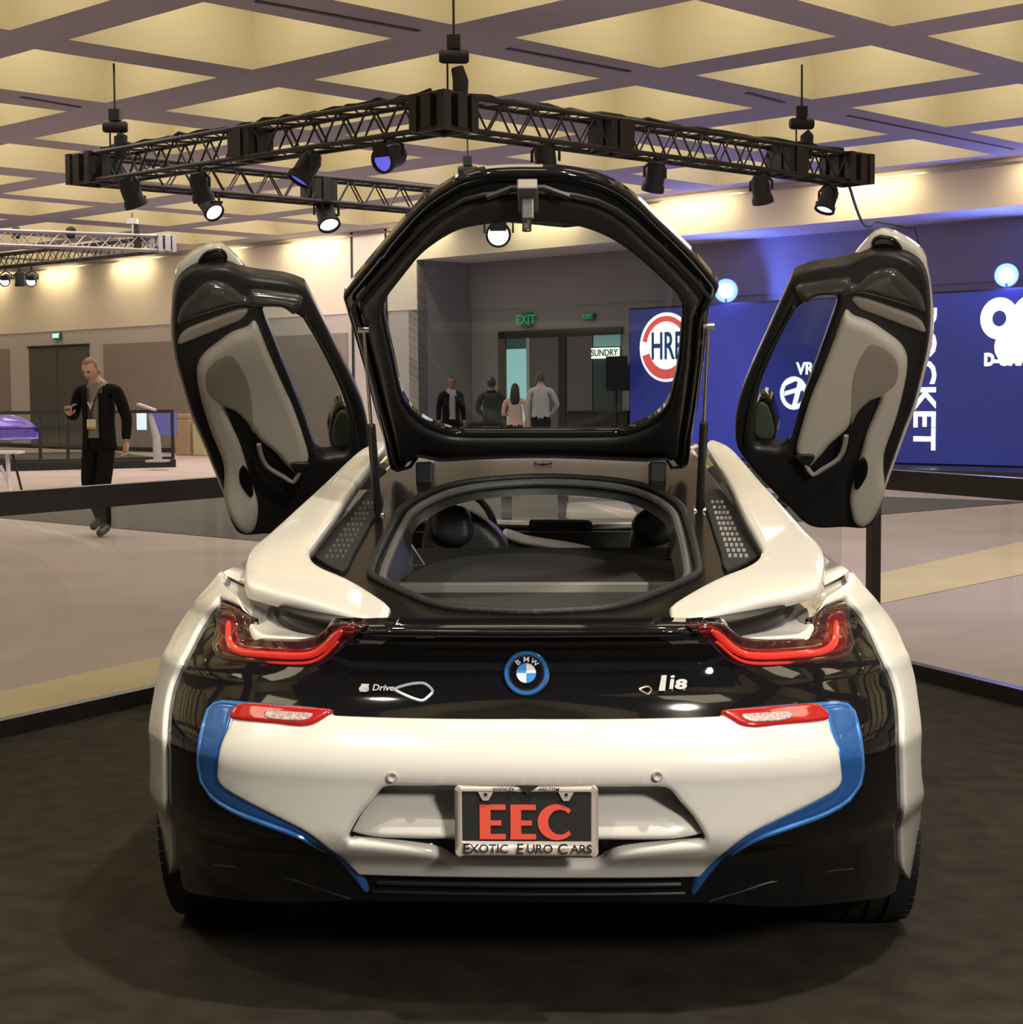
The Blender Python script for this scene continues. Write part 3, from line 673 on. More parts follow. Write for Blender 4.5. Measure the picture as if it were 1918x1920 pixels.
# ================================================================== THE CAR
car = empty('sports_car', (0, 2.0, 0)); tag(car, 'white and black sports coupe seen from behind with hatch and both doors raised', 'car')
def spline(pts):
    X = np.array([p[0] for p in pts], float); Yv = np.array([p[1] for p in pts], float); h = np.diff(X); d = np.diff(Yv)/h; m_ = np.zeros(len(X)); m_[0], m_[-1] = d[0], d[-1]
    for i in range(1, len(X)-1): m_[i] = 0 if d[i-1]*d[i] <= 0 else 2*d[i-1]*d[i]/(d[i-1]+d[i])
    def f(x):
        if x <= X[0]: return Yv[0]+m_[0]*(x-X[0])
        if x >= X[-1]: return Yv[-1]+m_[-1]*(x-X[-1])
        i = int(np.searchsorted(X, x))-1; t = (x-X[i])/h[i]
        return float((2*t**3-3*t*t+1)*Yv[i]+(t**3-2*t*t+t)*h[i]*m_[i]+(-2*t**3+3*t*t)*Yv[i+1]+(t**3-t*t)*h[i]*m_[i+1])
    return f
Yz = spline([(.05, .24), (.15, .19), (.26, .13), (.34, .09), (.395, .058), (.458, -.022), (.475, -.030), (.50, -.034), (.60, -.052), (.632, -.060), (.645, -.056), (.735, .012), (.78, .045), (.85, .065), (.895, .05), (.93, .02), (.98, .06), (1.1, .2)])
Yp = spline([(-.2, .004), (0, 0), (.2, .005), (.4, .022), (.6, .070), (.76, .17), (.85, .28), (.93, .43), (.98, .56), (1.1, .85)])
def D(x, z):
    a = abs(x); e = max(0, z-.80)*max(0, a-.4)*4.2
    return Yp(a)+Yz(z)+e
gD = lambda P: P.y-D(P.x, P.z)
def both(name, pts, m, kind='Y', f=None, g=None, parent=None, **kw):
    g = g or gD; f = f or D; q = px2(pts, g, kind)
    h = kw.pop('holes', None); out = []
    for s in (1, -1):
        k = dict(kw)
        if h: hq = [px2(x, g, kind) for x in h]; k['holes'] = hq if s == 1 else [mx(x) for x in hq]
        out.append(patch(name, q if s == 1 else mx(q), kind, f, m, car if parent is None else parent[0 if s == 1 else 1], **k))
    return out
def sym(pts, g=None, kind='Y'):
    q = px2(pts, g or gD, kind); q = [(max(0, a), b) for a, b in q]
    return q+[(-a, b) for a, b in reversed(q) if a > 1e-4]
# --- black rear shell
shell = sym([(986, 1180), (1150, 1180), (1255, 1181), (1300, 1184), (1340, 1173), (1360, 1173), (1373, 1183), (1391, 1194), (1419, 1199), (1505, 1194), (1527, 1181), (1535, 1161), (1541, 1141), (1583, 1127), (1592, 1131), (1625, 1170), (1664, 1240), (1686, 1310), (1694, 1400), (1694, 1500), (1690, 1600), (1684, 1668), (1600, 1692), (1450, 1702), (1300, 1695), (986, 1694)])
# --- white bumper with plate recess
bump_px = [(986, 1353), (1150, 1353), (1345, 1348), (1352, 1344), (1387, 1338), (1509, 1330), (1540, 1338), (1546, 1362), (1562, 1400), (1570, 1440), (1570, 1460), (1560, 1476), (1530, 1495), (1440, 1540), (1380, 1571), (1350, 1591), (1330, 1612), (1312, 1634), (1308, 1636), (986, 1638)]
hole_px = [(986, 1470), (1150, 1470), (1233, 1470), (1254, 1475), (1272, 1497), (1299, 1528), (1322, 1568), (1318, 1573), (1260, 1578), (1190, 1585), (1150, 1592), (1126, 1606), (1100, 1611), (986, 1612)]
hole = sym(hole_px)
patch('rear_shell', shell, 'Y', D, gblack, car, holes=[[(x*.99, z) for x, z in hole]], off=0, thick=.03, rnd=.006, step=.022)
bumper = patch('bumper', sym(bump_px), 'Y', D, white, car, holes=[hole], off=.022, thick=.02, rnd=.012, step=.02)
rec = spline([(.40, -.04), (.450, -.036), (.458, -.034), (.464, -.004), (.47, .006), (.49, -.002), (.51, -.018), (.535, -.056), (.55, -.074), (.60, -.082), (.66, -.082)])
hb = [(x*1.03+(.012 if x > 0 else -.012 if x < 0 else 0), z+(.012 if z > .52 else -.012)) for x, z in hole]
def side_soft(x, z):
    e = max(0, (abs(x)-.30)/.10); return rec(z) - min(1, e)**2*.02
patch('plate_recess', hb, 'Y', D, white, bumper, off=.0, offf=side_soft, thick=.01, step=.007)
# parking sensors
for x, pz in ((1232, 1450), (738, 1452)):
    P = solve(x, pz, gD); c = Vector((P.x, D(P.x, P.z)-.026, P.z))
    MB().lathe([(.0, 0), (.005, .0085), (.0055, .0095), (.003, .0115), (-.01, .0115)], c, (0, -1, 0), 20).build('parking_sensor', mat('sensor_ring', (.42, .40, .36), .4), bumper, True)
# --- blue channel trim
blue_px = [(1348, 1341), (1358, 1334), (1460, 1325), (1568, 1317), (1586, 1321), (1598, 1333), (1606, 1361), (1613, 1406), (1615, 1438), (1610, 1467), (1590, 1496), (1549, 1522), (1480, 1548), (1411, 1573), (1370, 1597), (1346, 1621), (1326, 1646), (1305, 1674), (1294, 1676), (1293, 1668),
           (1301, 1645), (1321, 1615), (1346, 1590), (1370, 1568), (1419, 1540), (1468, 1516), (1549, 1478), (1560, 1466), (1562, 1440), (1560, 1415), (1546, 1380), (1535, 1345), (1525, 1333), (1500, 1330), (1400, 1337), (1356, 1345)]
P1 = px2([(1612, 1420)], gD, 'Y')[0]
blues = both('air_channel_trim', blue_px, blue, off=.014, thick=.02, rnd=.018, step=.012)
for i_, s in enumerate((1, -1)):
    q = cr([tuple(solve(a, b, gD)) for a, b in blue_px[1:15]], .03, closed=False)
    MB().tube([Vector((p[0]*s, D(p[0], p[2])-.010, p[2])) for p in q], .0065, 6).build('trim_edge', blue_l, blues[i_], True)
# --- fog / reflector lamps
ref_px = [(1348, 1343), (1387, 1337), (1509, 1328), (1528, 1331), (1539, 1342), (1544, 1355), (1529, 1361), (1460, 1368), (1411, 1373), (1387, 1370), (1370, 1361)]
refs = both('rear_reflector', ref_px, redlens, off=.030, thick=.012, rnd=.006, step=.012)
both('lens_window', [(1385, 1352), (1470, 1347), (1478, 1354), (1465, 1362), (1410, 1366), (1392, 1362)], mat('lens_window', (.50, .38, .36), .25, noise=(160, .5)), off=.0335, thick=.006, rnd=.002, step=.01, parent=refs)
# --- tail lights
tail_px = [(1289, 1175), (1318, 1167), (1338, 1166), (1358, 1170), (1371, 1181), (1391, 1193), (1419, 1198), (1468, 1197), (1505, 1193), (1521, 1185), (1528, 1177), (1535, 1160), (1541, 1142), (1582, 1128), (1590, 1137), (1594, 1175), (1600, 1203), (1596, 1223), (1578, 1237), (1545, 1242), (1480, 1247), (1407, 1251), (1374, 1245), (1346, 1225), (1313, 1196), (1295, 1181)]
tails = both('tail_light', tail_px, smoke, off=.006, thick=.02, rnd=.008, step=.014)
red_px = [(1306, 1178), (1330, 1172), (1352, 1180), (1372, 1200), (1395, 1213), (1430, 1217), (1500, 1214), (1535, 1207), (1545, 1185), (1549, 1156), (1574, 1147), (1582, 1160), (1586, 1200), (1580, 1220), (1560, 1229), (1480, 1236), (1405, 1240), (1378, 1234), (1350, 1215)]
both('lens', red_px, tail_red, off=.010, thick=.01, rnd=.006, step=.012, parent=tails)
gpx = [(1334, 1180), (1352, 1195), (1372, 1213), (1396, 1225), (1430, 1228), (1480, 1226), (1535, 1221), (1555, 1212), (1564, 1195), (1566, 1163)]
for s in (1, -1):
    q = cr([tuple(solve(a, b, gD)) for a, b in gpx], .02, closed=False); q = [Vector((p[0]*s, D(p[0], p[2])-.017, p[2])) for p in q]
    MB().tube(q, [.004]+[.0085]*(len(q)-2)+[.005], 8).build('light_guide', redglow, tails[0 if s == 1 else 1], True)
    q2 = [Vector((p.x, p.y-.002, p.z-.017)) for p in q[1:-6]]; MB().tube(q2, .0035, 6).build('light_guide', redglow, tails[0 if s == 1 else 1], True)
# --- white fender rim seen round the black shell
rim_px = [(1591, 1073), (1591, 1073), (1601, 1084), (1620, 1108), (1652, 1145), (1675, 1180), (1694, 1222), (1708, 1270), (1716, 1325), (1720, 1390), (1721, 1450), (1719, 1530), (1714, 1610), (1708, 1648), (1702, 1652), (1688, 1630), (1684, 1610), (1686, 1530), (1687, 1450), (1686, 1390), (1683, 1325), (1674, 1283), (1652, 1235), (1626, 1178), (1596, 1136), (1588, 1126), (1585, 1123), (1541, 1140), (1534, 1146), (1545, 1125), (1584, 1096), (1588, 1074)]
rq = px2(rim_px, gD, 'Y')
Zsh = lambda x, y: .885+max(0, abs(x)-.62)*.42+max(0, y-.25)*.06
for s in (1, -1):
    q = [(a*s, b) for a, b in rq]; patch('fender_rim', q, 'Y', D, white, car, off=.012, thick=.03, rnd=.005, step=.014)
# --- fender sides, lofted forward (arch cut over the wheel)
def loft(rows, name, m, parent, closed_u=False, smooth=True):
    n = len(rows[0]); vs = [v for r in rows for v in r]; fs = []
    for i in range(len(rows)-1):
        for k in range(n-1): fs.append((i*n+k, i*n+k+1, (i+1)*n+k+1, (i+1)*n+k))
    o = mesh_obj(name, vs, fs, m, parent, smooth); sd = o.modifiers.new('t', 'SOLIDIFY'); sd.thickness = .008; sd.offset = 0 ; return o
outer = [tuple(a) for a in cr([rq[i] for i in range(1, 13)], .045, closed=False)]
def sidefac(y): return spline([(.3, 1), (1.0, 1.0), (1.6, .965), (2.2, .93), (3.0, .93), (3.6, .965), (4.1, .96), (4.45, .86), (4.66, .55)])(y)
for s in (1, -1):
    rows = []
    base = [(.62, D(.62, .93)+.35, .905)]+[(a, D(a, b)+.004, b) for a, b in outer]+[(outer[-1][0]-.03, D(*outer[-1])+.02, .32)]
    for y in (None, .75, .95, 1.15, 1.35, 1.6, 1.9, 2.15):
        row = []
        for i, (x, yy, z) in enumerate(base):
            if y is None: row.append(Vector((x*s, yy, z))); continue
            arch = 0
            if abs(y-.95) < .37: arch = .34+math.sqrt(.37**2-(y-.95)**2)
            zz = z if (z >= .84 or arch < .32) else arch+(z-.32)*(.84-arch)/.52
            row.append(Vector((x*s*sidefac(y), max(y, yy), zz)))
        rows.append(row)
    loft(rows, 'rear_fender', white, car)
    # wheel house lining
    MB().box((s*.80, .95, .50), (.30, .85, .05)).build('wheel_housing', mblack, car)
    # sill
    rows = [[Vector((s*x, y, z)) for x, z in ((.80, .42), (.90, .42), (.93, .30), (.88, .17), (.70, .16))] for y in (1.35, 2.2, 3.2)]
    loft(rows, 'sill', gblack, car)
# front body
rows = []
for y, hw, zt, zb_ in ((3.05, .90, .98, .2), (3.3, .925, .93, .2), (3.7, .94, .84, .2), (4.1, .92, .76, .2), (4.4, .82, .66, .2), (4.6, .55, .55, .24), (4.64, .2, .5, .3)):
    rows.append([Vector((x, y, z)) for x, z in ((-hw*.95, zb_), (-hw, .45), (-hw*.98, zt*.9), (-hw*.8, zt), (-hw*.45, zt-.05), (0, zt-.06), (hw*.45, zt-.05), (hw*.8, zt), (hw*.98, zt*.9), (hw, .45), (hw*.95, zb_))])
fb = loft(rows, 'front_body', white, car)
MB().box((0, 3.0, .55), (1.6, .06, .7)).build('bulkhead', mblack, car)
MB().box((0, 2.7, .16), (1.5, 3.2, .04)).build('underbody', mblack, car)
MB().add([(-.55, .34, .27), (.55, .34, .27), (.62, 1.1, .16), (-.62, 1.1, .16), (-.55, .34, .34), (.55, .34, .34), (.62, 1.1, .35), (-.62, 1.1, .35)], [(3, 2, 1, 0), (4, 5, 6, 7), (0, 1, 5, 4), (1, 2, 6, 5), (2, 3, 7, 6), (3, 0, 4, 7)]).build('rear_diffuser', mblack, car)
MB().box((0, .9, .45), (1.2, .7, .6)).build('rear_floor', mblack, car)
# diffuser lines under the bumper
for yy, hw, r_ in ((1657, .345, .006), (1674, .355, .004)):
    P = solve(986, yy, gD)
    MB().tube([Vector((x, D(x, P.z)-.012, P.z)) for x in np.linspace(-hw, hw, 21)], r_, 6).build('diffuser_strip', sblack if yy == 1657 else chrome if False else sblack, car, True)
for s in (1, -1):
    q = [solve(a, b, gD) for a, b in ((1330, 1690), (1440, 1655), (1560, 1632), (1600, 1629))]
    MB().tube([Vector((p.x*s, p.y-.001, p.z)) for p in q], .003, 6).build('bumper_crease', sblack, car, True)
# --- tyres
for s in (1, -1):
    for y, hw, R, X in ((.95, .122, .347, .862), (3.75, .10, .34, .84)):
        t = MB().lathe([(-hw+.02, .20), (-hw, .27), (-hw, .31), (-hw+.022, R-.004), (-hw*.45, R), (-hw*.42, R-.008), (-hw*.36, R-.008), (-hw*.33, R), (0-.006, R), (-.004, R-.008), (.004, R-.008), (.006, R), (hw*.33, R), (hw*.36, R-.008), (hw*.42, R-.008), (hw*.45, R), (hw-.022, R-.004), (hw, .31), (hw, .27), (hw-.02, .20)], (s*X, y, .347), (s, 0, 0), 72)
        t = t.build('tyre', rubber, car, True)
        tb = MB()
        for k in range(60):
            an = 2*math.pi*k/60; tb.box((s*(X+hw*.78), y+math.cos(an)*(R-.012), .347+math.sin(an)*(R-.012)), (.05, .012, .030), Matrix.Rotation(an, 3, 'X'))
        tb.build('tread', rubber, t)
        MB().lathe([(0, 0), (.06, .05), (.05, .12), (.085, .21), (.10, .235), (-.08, .235)], (s*X, y, .347), (s, 0, 0), 30).build('rim', steel, t, True)
# --- deck and roof round the hatch opening
Zd = spline([(-.1, .915), (.05, .917), (.2, .924), (.6, .985), (1.0, 1.05), (1.4, 1.115), (1.8, 1.18), (2.2, 1.235), (2.6, 1.262), (3, 1.25)])
deck = lambda x, y: Zd(y)-.05*x*x*max(0, min(1, (y-.4)))
gdeck = lambda P: deck(P.x, P.y)-P.z
seal_px = [(986, 1152), (1070, 1149), (1153, 1142), (1222, 1120), (1300, 1086), (1310, 1072), (1303, 1030), (1291, 986), (1277, 954), (1245, 931), (1199, 913), (1130, 902), (1010, 897)]
seal = sym(seal_px, gdeck, 'Z')
op = [(x*.955, .95+(y-.95)*.965) for x, y in seal]
dk = [(.0, .04), (.2, .045), (.33, .07), (.46, .16), (.60, .32), (.655, .55), (.64, .9), (.60, 1.25), (.57, 1.6), (.54, 1.95), (.52, 2.3), (.48, 2.6), (0, 2.66)]
patch('deck', dk+[(-a, b) for a, b in reversed(dk) if a > 0], 'Z', deck, deckm, car, holes=[op], thick=.03, rnd=.008, step=.03)
MB().tube([Vector((x, y, deck(x, y)+.006)) for x, y in cr(seal, .03)], .011, 10, closed=True).build('hatch_seal', rubber, car, True)
MB().tube([Vector((x*.935, .95+(y-.95)*.945, deck(x, y)-.010)) for x, y in cr(seal, .03)], .012, 8, closed=True).build('opening_trim', grey_trim, car, True)
# inner flange wall going down from the opening
q = cr(op, .03); n = len(q); vs = [(x, y, deck(x, y)-.005) for x, y in q]+[(x*.93, .95+(y-.95)*.97, deck(x, y)-(.045 if y > 1.2 else .10)) for x, y in q]
mesh_obj('opening_wall', vs, [(i, (i+1) % n, (i+1) % n+n, i+n) for i in range(n)], sblack, car)
# lip shelf between deck and shell
lp = [(.0, 1186), (.0, 1186)]
lipq = [(x, D(x, .925)-.010) for x in np.linspace(-.36, .36, 25)]
patch('deck_lip', lipq+[(x, D(x, .925)+.05) for x in np.linspace(.36, -.36, 25)], 'Z', lambda x, y: .926-.15*max(0, .03-(y-D(x, .925))), gblack, car, thick=.012, rnd=.004, step=.02, sm=False)
# --- white flying buttresses
Zb = lambda x, y: .882+.04*abs(x)+.205*y-.035*max(0, .45-y)
gb = lambda P: Zb(P.x, P.y)-P.z
but_px = [(1325, 829), (1336, 823), (1363, 833), (1380, 846), (1426, 899), (1470, 947), (1514, 995), (1536, 1017), (1546, 1039), (1546, 1065), (1537, 1091), (1503, 1103), (1437, 1120), (1371, 1138), (1328, 1151), (1286, 1167), (1259, 1168), (1257, 1168), (1257, 1168), (1254, 1137), (1254, 1137), (1266, 1126), (1317, 1096), (1360, 1076), (1398, 1061), (1420, 1046), (1427, 1028), (1419, 1008), (1393, 960), (1371, 912), (1349, 872), (1334, 846)]
both('buttress', but_px, white, 'Z', Zb, gb, off=.0, thick=.024, rnd=.012, step=.022)
# shoulder shelf under the buttress
gs = lambda P: Zsh(P.x, P.y)-P.z
shq = [(.36, .13), (.42, .12), (.47, .14), (.58, .18), (.64, .22), (.675, .30), (.72, .40), (.785, .60), (.785, 1.0), (.76, 1.6), (.62, 1.7), (.58, 1.2), (.56, .7), (.48, .4), (.40, .25)]
for s in (1, -1):
    sh = patch('shoulder', [(a*s, b) for a, b in shq], 'Z', Zsh, white, car, thick=.03, rnd=.01, step=.025)
sh_dark = mat('quarter_glass', (.30, .28, .25), .08, coat=1)
both('quarter_glass', [(1366, 1163), (1420, 1148), (1479, 1134), (1472, 1155), (1457, 1166), (1426, 1169), (1380, 1168)], sh_dark, 'Z', Zsh, gs, off=.004, thick=.006, step=.02)
both('quarter_glass', [(1503, 1148), (1526, 1136), (1520, 1168), (1498, 1164)], sh_dark, 'Z', Zsh, gs, off=.004, thick=.006, step=.02)
# --- louvre grilles beside the opening
def merge(o, mb, m):
    me = o.data; vs = [v.co.copy() for v in me.vertices]+mb.v; n0 = len(me.vertices); W_ = wm(o).inverted()
    vs = vs[:n0]+[W_ @ v for v in vs[n0:]]
    fs = [tuple(p.vertices) for p in me.polygons]+[tuple(i+n0 for i in f) for f in mb.f]; nf = len(me.polygons)
    m2 = bpy.data.meshes.new(me.name); m2.from_pydata([tuple(v) for v in vs], [], fs); m2.update(); m2.materials.append(me.materials[0]); m2.materials.append(m)
    m2.polygons.foreach_set('material_index', [0]*nf+[1]*len(mb.f)); m2.polygons.foreach_set('use_smooth', [True]*nf+[False]*len(mb.f)); o.data = m2
gr_px = [(1320, 935), (1352, 925), (1380, 965), (1402, 998), (1422, 1024), (1430, 1040), (1410, 1056), (1362, 1074), (1350, 1040), (1334, 990)]
grs = both('side_grille', gr_px, mblack, 'Z', deck, gdeck, off=.012, thick=.012, rnd=.004, step=.02)
nub = mat('grille_nub', (.62, .60, .55), .25, metal=.6)
for s in (1, -1):
    mb = MB()
    for rI in range(11):
        t = rI/10; xa = 1334+t*32; xb = 1358+t*46; y = 950+t*102; nc = 4 if rI > 1 else 3
        for c_ in range(nc):
            px = xa+(xb-xa)*(c_+.2)/(nc-.3); P = solve(px, y, gdeck)
            mb.box((s*P.x, P.y, deck(P.x, P.y)+.015), (.0085, .016, .008))
    merge(grs[0 if s == 1 else 1], mb, nub if s == 1 else mat('grille_nub_shaded', (.16, .15, .13), .3, metal=.5))  # left side gets a darker copy, shade put into the nub colour
# --- cabin seen through the opening
MB().add([(-.60, .45, .80), (.60, .45, .80), (.56, 1.48, .835), (-.56, 1.48, .835)], [(0, 1, 2, 3)]).add([(-.6, .45, .74), (.6, .45, .74), (.6, 1.48, .74), (-.6, 1.48, .74)], [(3, 2, 1, 0)]).build('cargo_floor', cargo, car)
bevel(MB().box((0, 1.50, .847), (.92, .03, .035)).build('cargo_edge', mat('cargo_strip', (.25, .24, .21), .5), car), .006)
MB().add([(-.55, 1.52, .86), (.55, 1.52, .86), (.52, 1.95, .93), (-.52, 1.95, .93), (-.55, 1.52, .70), (.55, 1.52, .70), (.52, 1.95, .70), (-.52, 1.95, .70)], [(0, 1, 2, 3), (4, 7, 6, 5), (0, 4, 5, 1), (3, 2, 6, 7), (0, 3, 7, 4), (1, 5, 6, 2)]).build('parcel_cover', cargo, car)
def P3(px, py, Y): return atY(px, py, Y)
def pad(name, pts, Y, th, m, rnd=.03, dY=0, parent=car):
    q = [(P3(a, b, Y).x, P3(a, b, Y).z) for a, b in pts]
    return patch(name, q, 'Y', lambda x, z: Y+dY*(z-.9), m, parent, thick=th, rnd=rnd, step=.02)
st = pad('seat', [(800, 975), (815, 958), (850, 952), (885, 962), (925, 990), (948, 1020), (950, 1060), (950, 1120), (800, 1120), (790, 1030)], 2.15, .10, leather_b, .04)
pad('headrest', [(812, 965), (835, 950), (862, 950), (880, 968), (884, 1010), (860, 1026), (830, 1018), (812, 1000)], 2.08, .05, leather_b, .03, parent=st)
P = P3(896, 1042, 2.0); MB().tube([P+Vector((.028*math.cos(t*.5), 0, .02*math.sin(t*.5))) for t in range(13)], .006, 6).build('belt_guide', chrome, st, True)
st = pad('seat', [(1180, 1090), (1178, 1040), (1190, 990), (1215, 968), (1250, 962), (1280, 975), (1292, 1040), (1295, 1120), (1180, 1120)], 2.15, .10, leather_b, .04)
pad('headrest', [(1185, 985), (1205, 958), (1240, 950), (1262, 960), (1268, 1005), (1240, 1022), (1200, 1018)], 2.08, .05, leather_b, .03, parent=st)
pad('central_screen', [(992, 978), (995, 974), (1105, 975), (1110, 980), (1113, 1020), (1105, 1024), (1000, 1020), (993, 1015)], 3.0, .02, screen_b, .004)
pad('dashboard', [(760, 1005), (850, 985), (990, 985), (1120, 1000), (1250, 990), (1280, 1010), (1280, 1090), (740, 1090)], 3.12, .2, mat('dash_leather', (.075, .068, .058), .5), .05)
pad('centre_console', [(938, 1005), (985, 1018), (1060, 1030), (1110, 1042), (1120, 1060), (1110, 1075), (950, 1070), (940, 1035)], 2.5, .3, mat('console_leather', (.11, .10, .09), .4), .03)
pad('console_trim', [(1000, 1036), (1080, 1036), (1095, 1046), (1080, 1052), (1010, 1052), (998, 1045)], 2.46, .01, chrome, .003)
pad('console_tray', [(1006, 1040), (1076, 1040), (1086, 1046), (1076, 1049), (1012, 1049), (1004, 1045)], 2.452, .006, screen_b, .002)
# steering wheel
P = P3(845, 1000, 2.85); MB().tube([P+Vector((.17*math.cos(t), .05*math.sin(t), .17*math.sin(t))) for t in np.linspace(0, 2*math.pi, 33)[:-1]], .015, 8, closed=True).build('steering_wheel', leather_b, car, True)
# speaker grille and side trims in the boot
for s in (1, -1):
    q = [(x*s, z) for x, z in ((.34, .90), (.42, .99), (.44, 1.05), (.36, 1.06), (.31, .95))]
    sd = patch('boot_side_trim', [(s*.40, .90), (s*.47, .91), (s*.47, 1.06), (s*.42, 1.08)], 'Y', lambda x, z: 1.5+(abs(x)-.4)*-3, grey_trim, car, thick=.02, rnd=.006, step=.02)
    mb = MB()
    for k in range(7):
        P = P3(762 + k*1.5, 1008+k*7, 1.25); mb.box((s*-1*P.x*-1 if s < 0 else -P.x, P.y, P.z), (.035, .01, .004))
    mb.build('speaker_grille', mblack, sd)
MB().tube([P3(752, 993, 1.24), P3(795, 1058, 1.24), P3(742, 1066, 1.24)], .004, 6).build('speaker_trim', steel, car, True)
# windscreen, pillars, header
wv = [(-.50, 2.62, 1.25), (.50, 2.62, 1.25), (.72, 3.30, .93), (-.72, 3.30, .93)]
mesh_obj('windscreen', wv+[(x, y+.006, z+.006) for x, y, z in wv], [(0, 1, 2, 3), (7, 6, 5, 4), (0, 4, 5, 1), (1, 5, 6, 2), (2, 6, 7, 3), (3, 7, 4, 0)], clear_glass, car)
for s in (1, -1): MB().tube([(s*.56, 1.95, 1.17), (s*.53, 2.3, 1.22), (s*.50, 2.62, 1.24), (s*.62, 2.98, 1.10), (s*.74, 3.32, .92)], .035, 8).build('windscreen_pillar', gblack, car, True)
for s in (1, -1):
    MB().tube([(s*.45, 1.66, 1.06), (s*.50, 1.62, .98), (s*.56, 1.58, .85)], .05, 8).build('rear_pillar_trim', leather_b, car, True)
P = P3(1070, 955, 2.7); MB().box((P.x, 2.75, 1.12), (.16, .03, .06)).build('interior_mirror', sblack, car)
# --- the raised hatch
fH = lambda x, z: 1.75-(z-1.235)*1.778
gH = lambda P: P.y-fH(P.x, P.z)
z6 = lambda L: [(620+a/2.459, 300+b/2.459) for a, b in L]
ho = z6([(905, 69), (1050, 72), (1150, 86), (1250, 112), (1340, 155), (1430, 222), (1500, 290), (1590, 375), (1690, 475), (1787, 592), (1790, 605), (1745, 700), (1725, 900), (1690, 1150), (1665, 1290), (1645, 1425), (1600, 1428), (1575, 1385), (1480, 1390), (1200, 1378), (970, 1372), (700, 1378), (480, 1390), (380, 1370), (340, 1425), (280, 1442), (240, 1290), (200, 1150), (150, 960), (100, 790), (58, 648), (60, 635), (120, 560), (200, 465), (330, 312), (430, 210), (520, 150), (600, 105), (700, 80), (800, 71)])
hi = z6([(905, 284), (1000, 286), (1120, 300), (1220, 330), (1310, 375), (1400, 440), (1500, 530), (1580, 610), (1615, 670), (1618, 750), (1610, 850), (1600, 950), (1570, 1090), (1540, 1160), (1480, 1215), (1380, 1258), (1280, 1272), (900, 1274), (600, 1272), (500, 1250), (420, 1210), (360, 1150), (325, 1080), (290, 920), (258, 780), (246, 700), (262, 640), (330, 550), (420, 440), (500, 375), (600, 320), (700, 298), (800, 287)])
oq, iq = px2(ho, gH, 'Y'), px2(hi, gH, 'Y')
hatch = patch('hatch', oq, 'Y', fH, gblack, car, holes=[iq], off=0, thick=.022, rnd=.010, step=.03)
cx_ = sum(p[0] for p in oq)/len(oq); cz_ = 1.60
inset = [(cx_+(x-cx_)*.915, cz_+(z-cz_)*.90) for x, z in oq]
patch('hatch_lining', inset, 'Y', fH, leather_b, hatch, holes=[[(cx_+(x-cx_)*1.02, cz_+(z-cz_)*1.02) for x, z in iq]], off=.018, thick=.014, rnd=.014, step=.03)
MB().tube([Vector((cx_+(x-cx_)*.95, fH(0, cz_+(z-cz_)*.94)-.010, cz_+(z-cz_)*.94-.016)) for x, z in cr(oq, .04)], .006, 6, closed=True).build('hatch_gasket', rubber, hatch, True)
patch('hatch_glass', [(cx_+(x-cx_)*1.03, cz_+(z-cz_)*1.03) for x, z in iq], 'Y', fH, hatch_glass, hatch, off=-.006, thick=.004, step=.06)
c = solve(990, 348, gH); n_h = Vector((0, -1, -1.778)).normalized()
lt = MB().box(c+n_h*.03, (.10, .05, .03), n_h.to_track_quat('Z', 'X').to_matrix()).box(c+n_h*.045+Vector((0, 0, -.02)), (.03, .03, .05)).build('hatch_latch', mat('latch_metal', (.22, .21, .19), .4, metal=.8), hatch); bevel(lt, .004)
c2 = solve(988, 385, gH); MB().cyl(c2+n_h*.03, c2+n_h*.04+Vector((0, 0, -.03)), .012, 10).cyl(c2+n_h*.04, atY(988, 430, c2.y-.03), .007, 8).build('latch_pin', steel, hatch, True)
MB().tube([c+n_h*.022+Vector((-.10, 0, -.01)), c+n_h*.022+Vector((-.04, 0, .012)), c+n_h*.022+Vector((.04, 0, .012)), c+n_h*.022+Vector((.10, 0, -.01))], .008, 6).build('latch_arms', sblack, hatch, True)
for a, b_ in (((1312, 958), (1328, 594)), ((709, 966), (683, 600))):
    p = solve(*a, gdeck); q = solve(*b_, gH)+n_h*.03; d = q-p; k = p+d*.5
    s_ = MB().cyl(p, k, .0125, 12).build('gas_strut', sblack, hatch, True); MB().cyl(k, q, .005, 10).build('strut_rod', steel, s_, True); MB().lathe([(-.018, 0), (-.018, .012), (.018, .012), (.018, 0)], p, (1, 0, 0), 10).build('ball_joint', steel, s_, True); MB().lathe([(-.015, 0), (-.015, .010), (.015, .010), (.015, 0)], q, (1, 0, 0), 10).build('ball_joint', steel, s_, True)
for x in (798, 1232):
    p = atY(x, 885, 1.78); bevel(MB().box(p+Vector((0, 0, -.02)), (.055, .10, .11)).build('hinge', sblack, hatch), .008)
P = solve(1018, 868, gdeck); MB().box(P+Vector((0, -.0, .005)), (.06, .02, .008)).cyl(P+Vector((-.03, 0, 0)), P+Vector((0, -.03, .0)), .004, 6).cyl(P+Vector((.03, 0, 0)), P+Vector((0, -.03, .0)), .004, 6).build('roof_catch', steel, car)
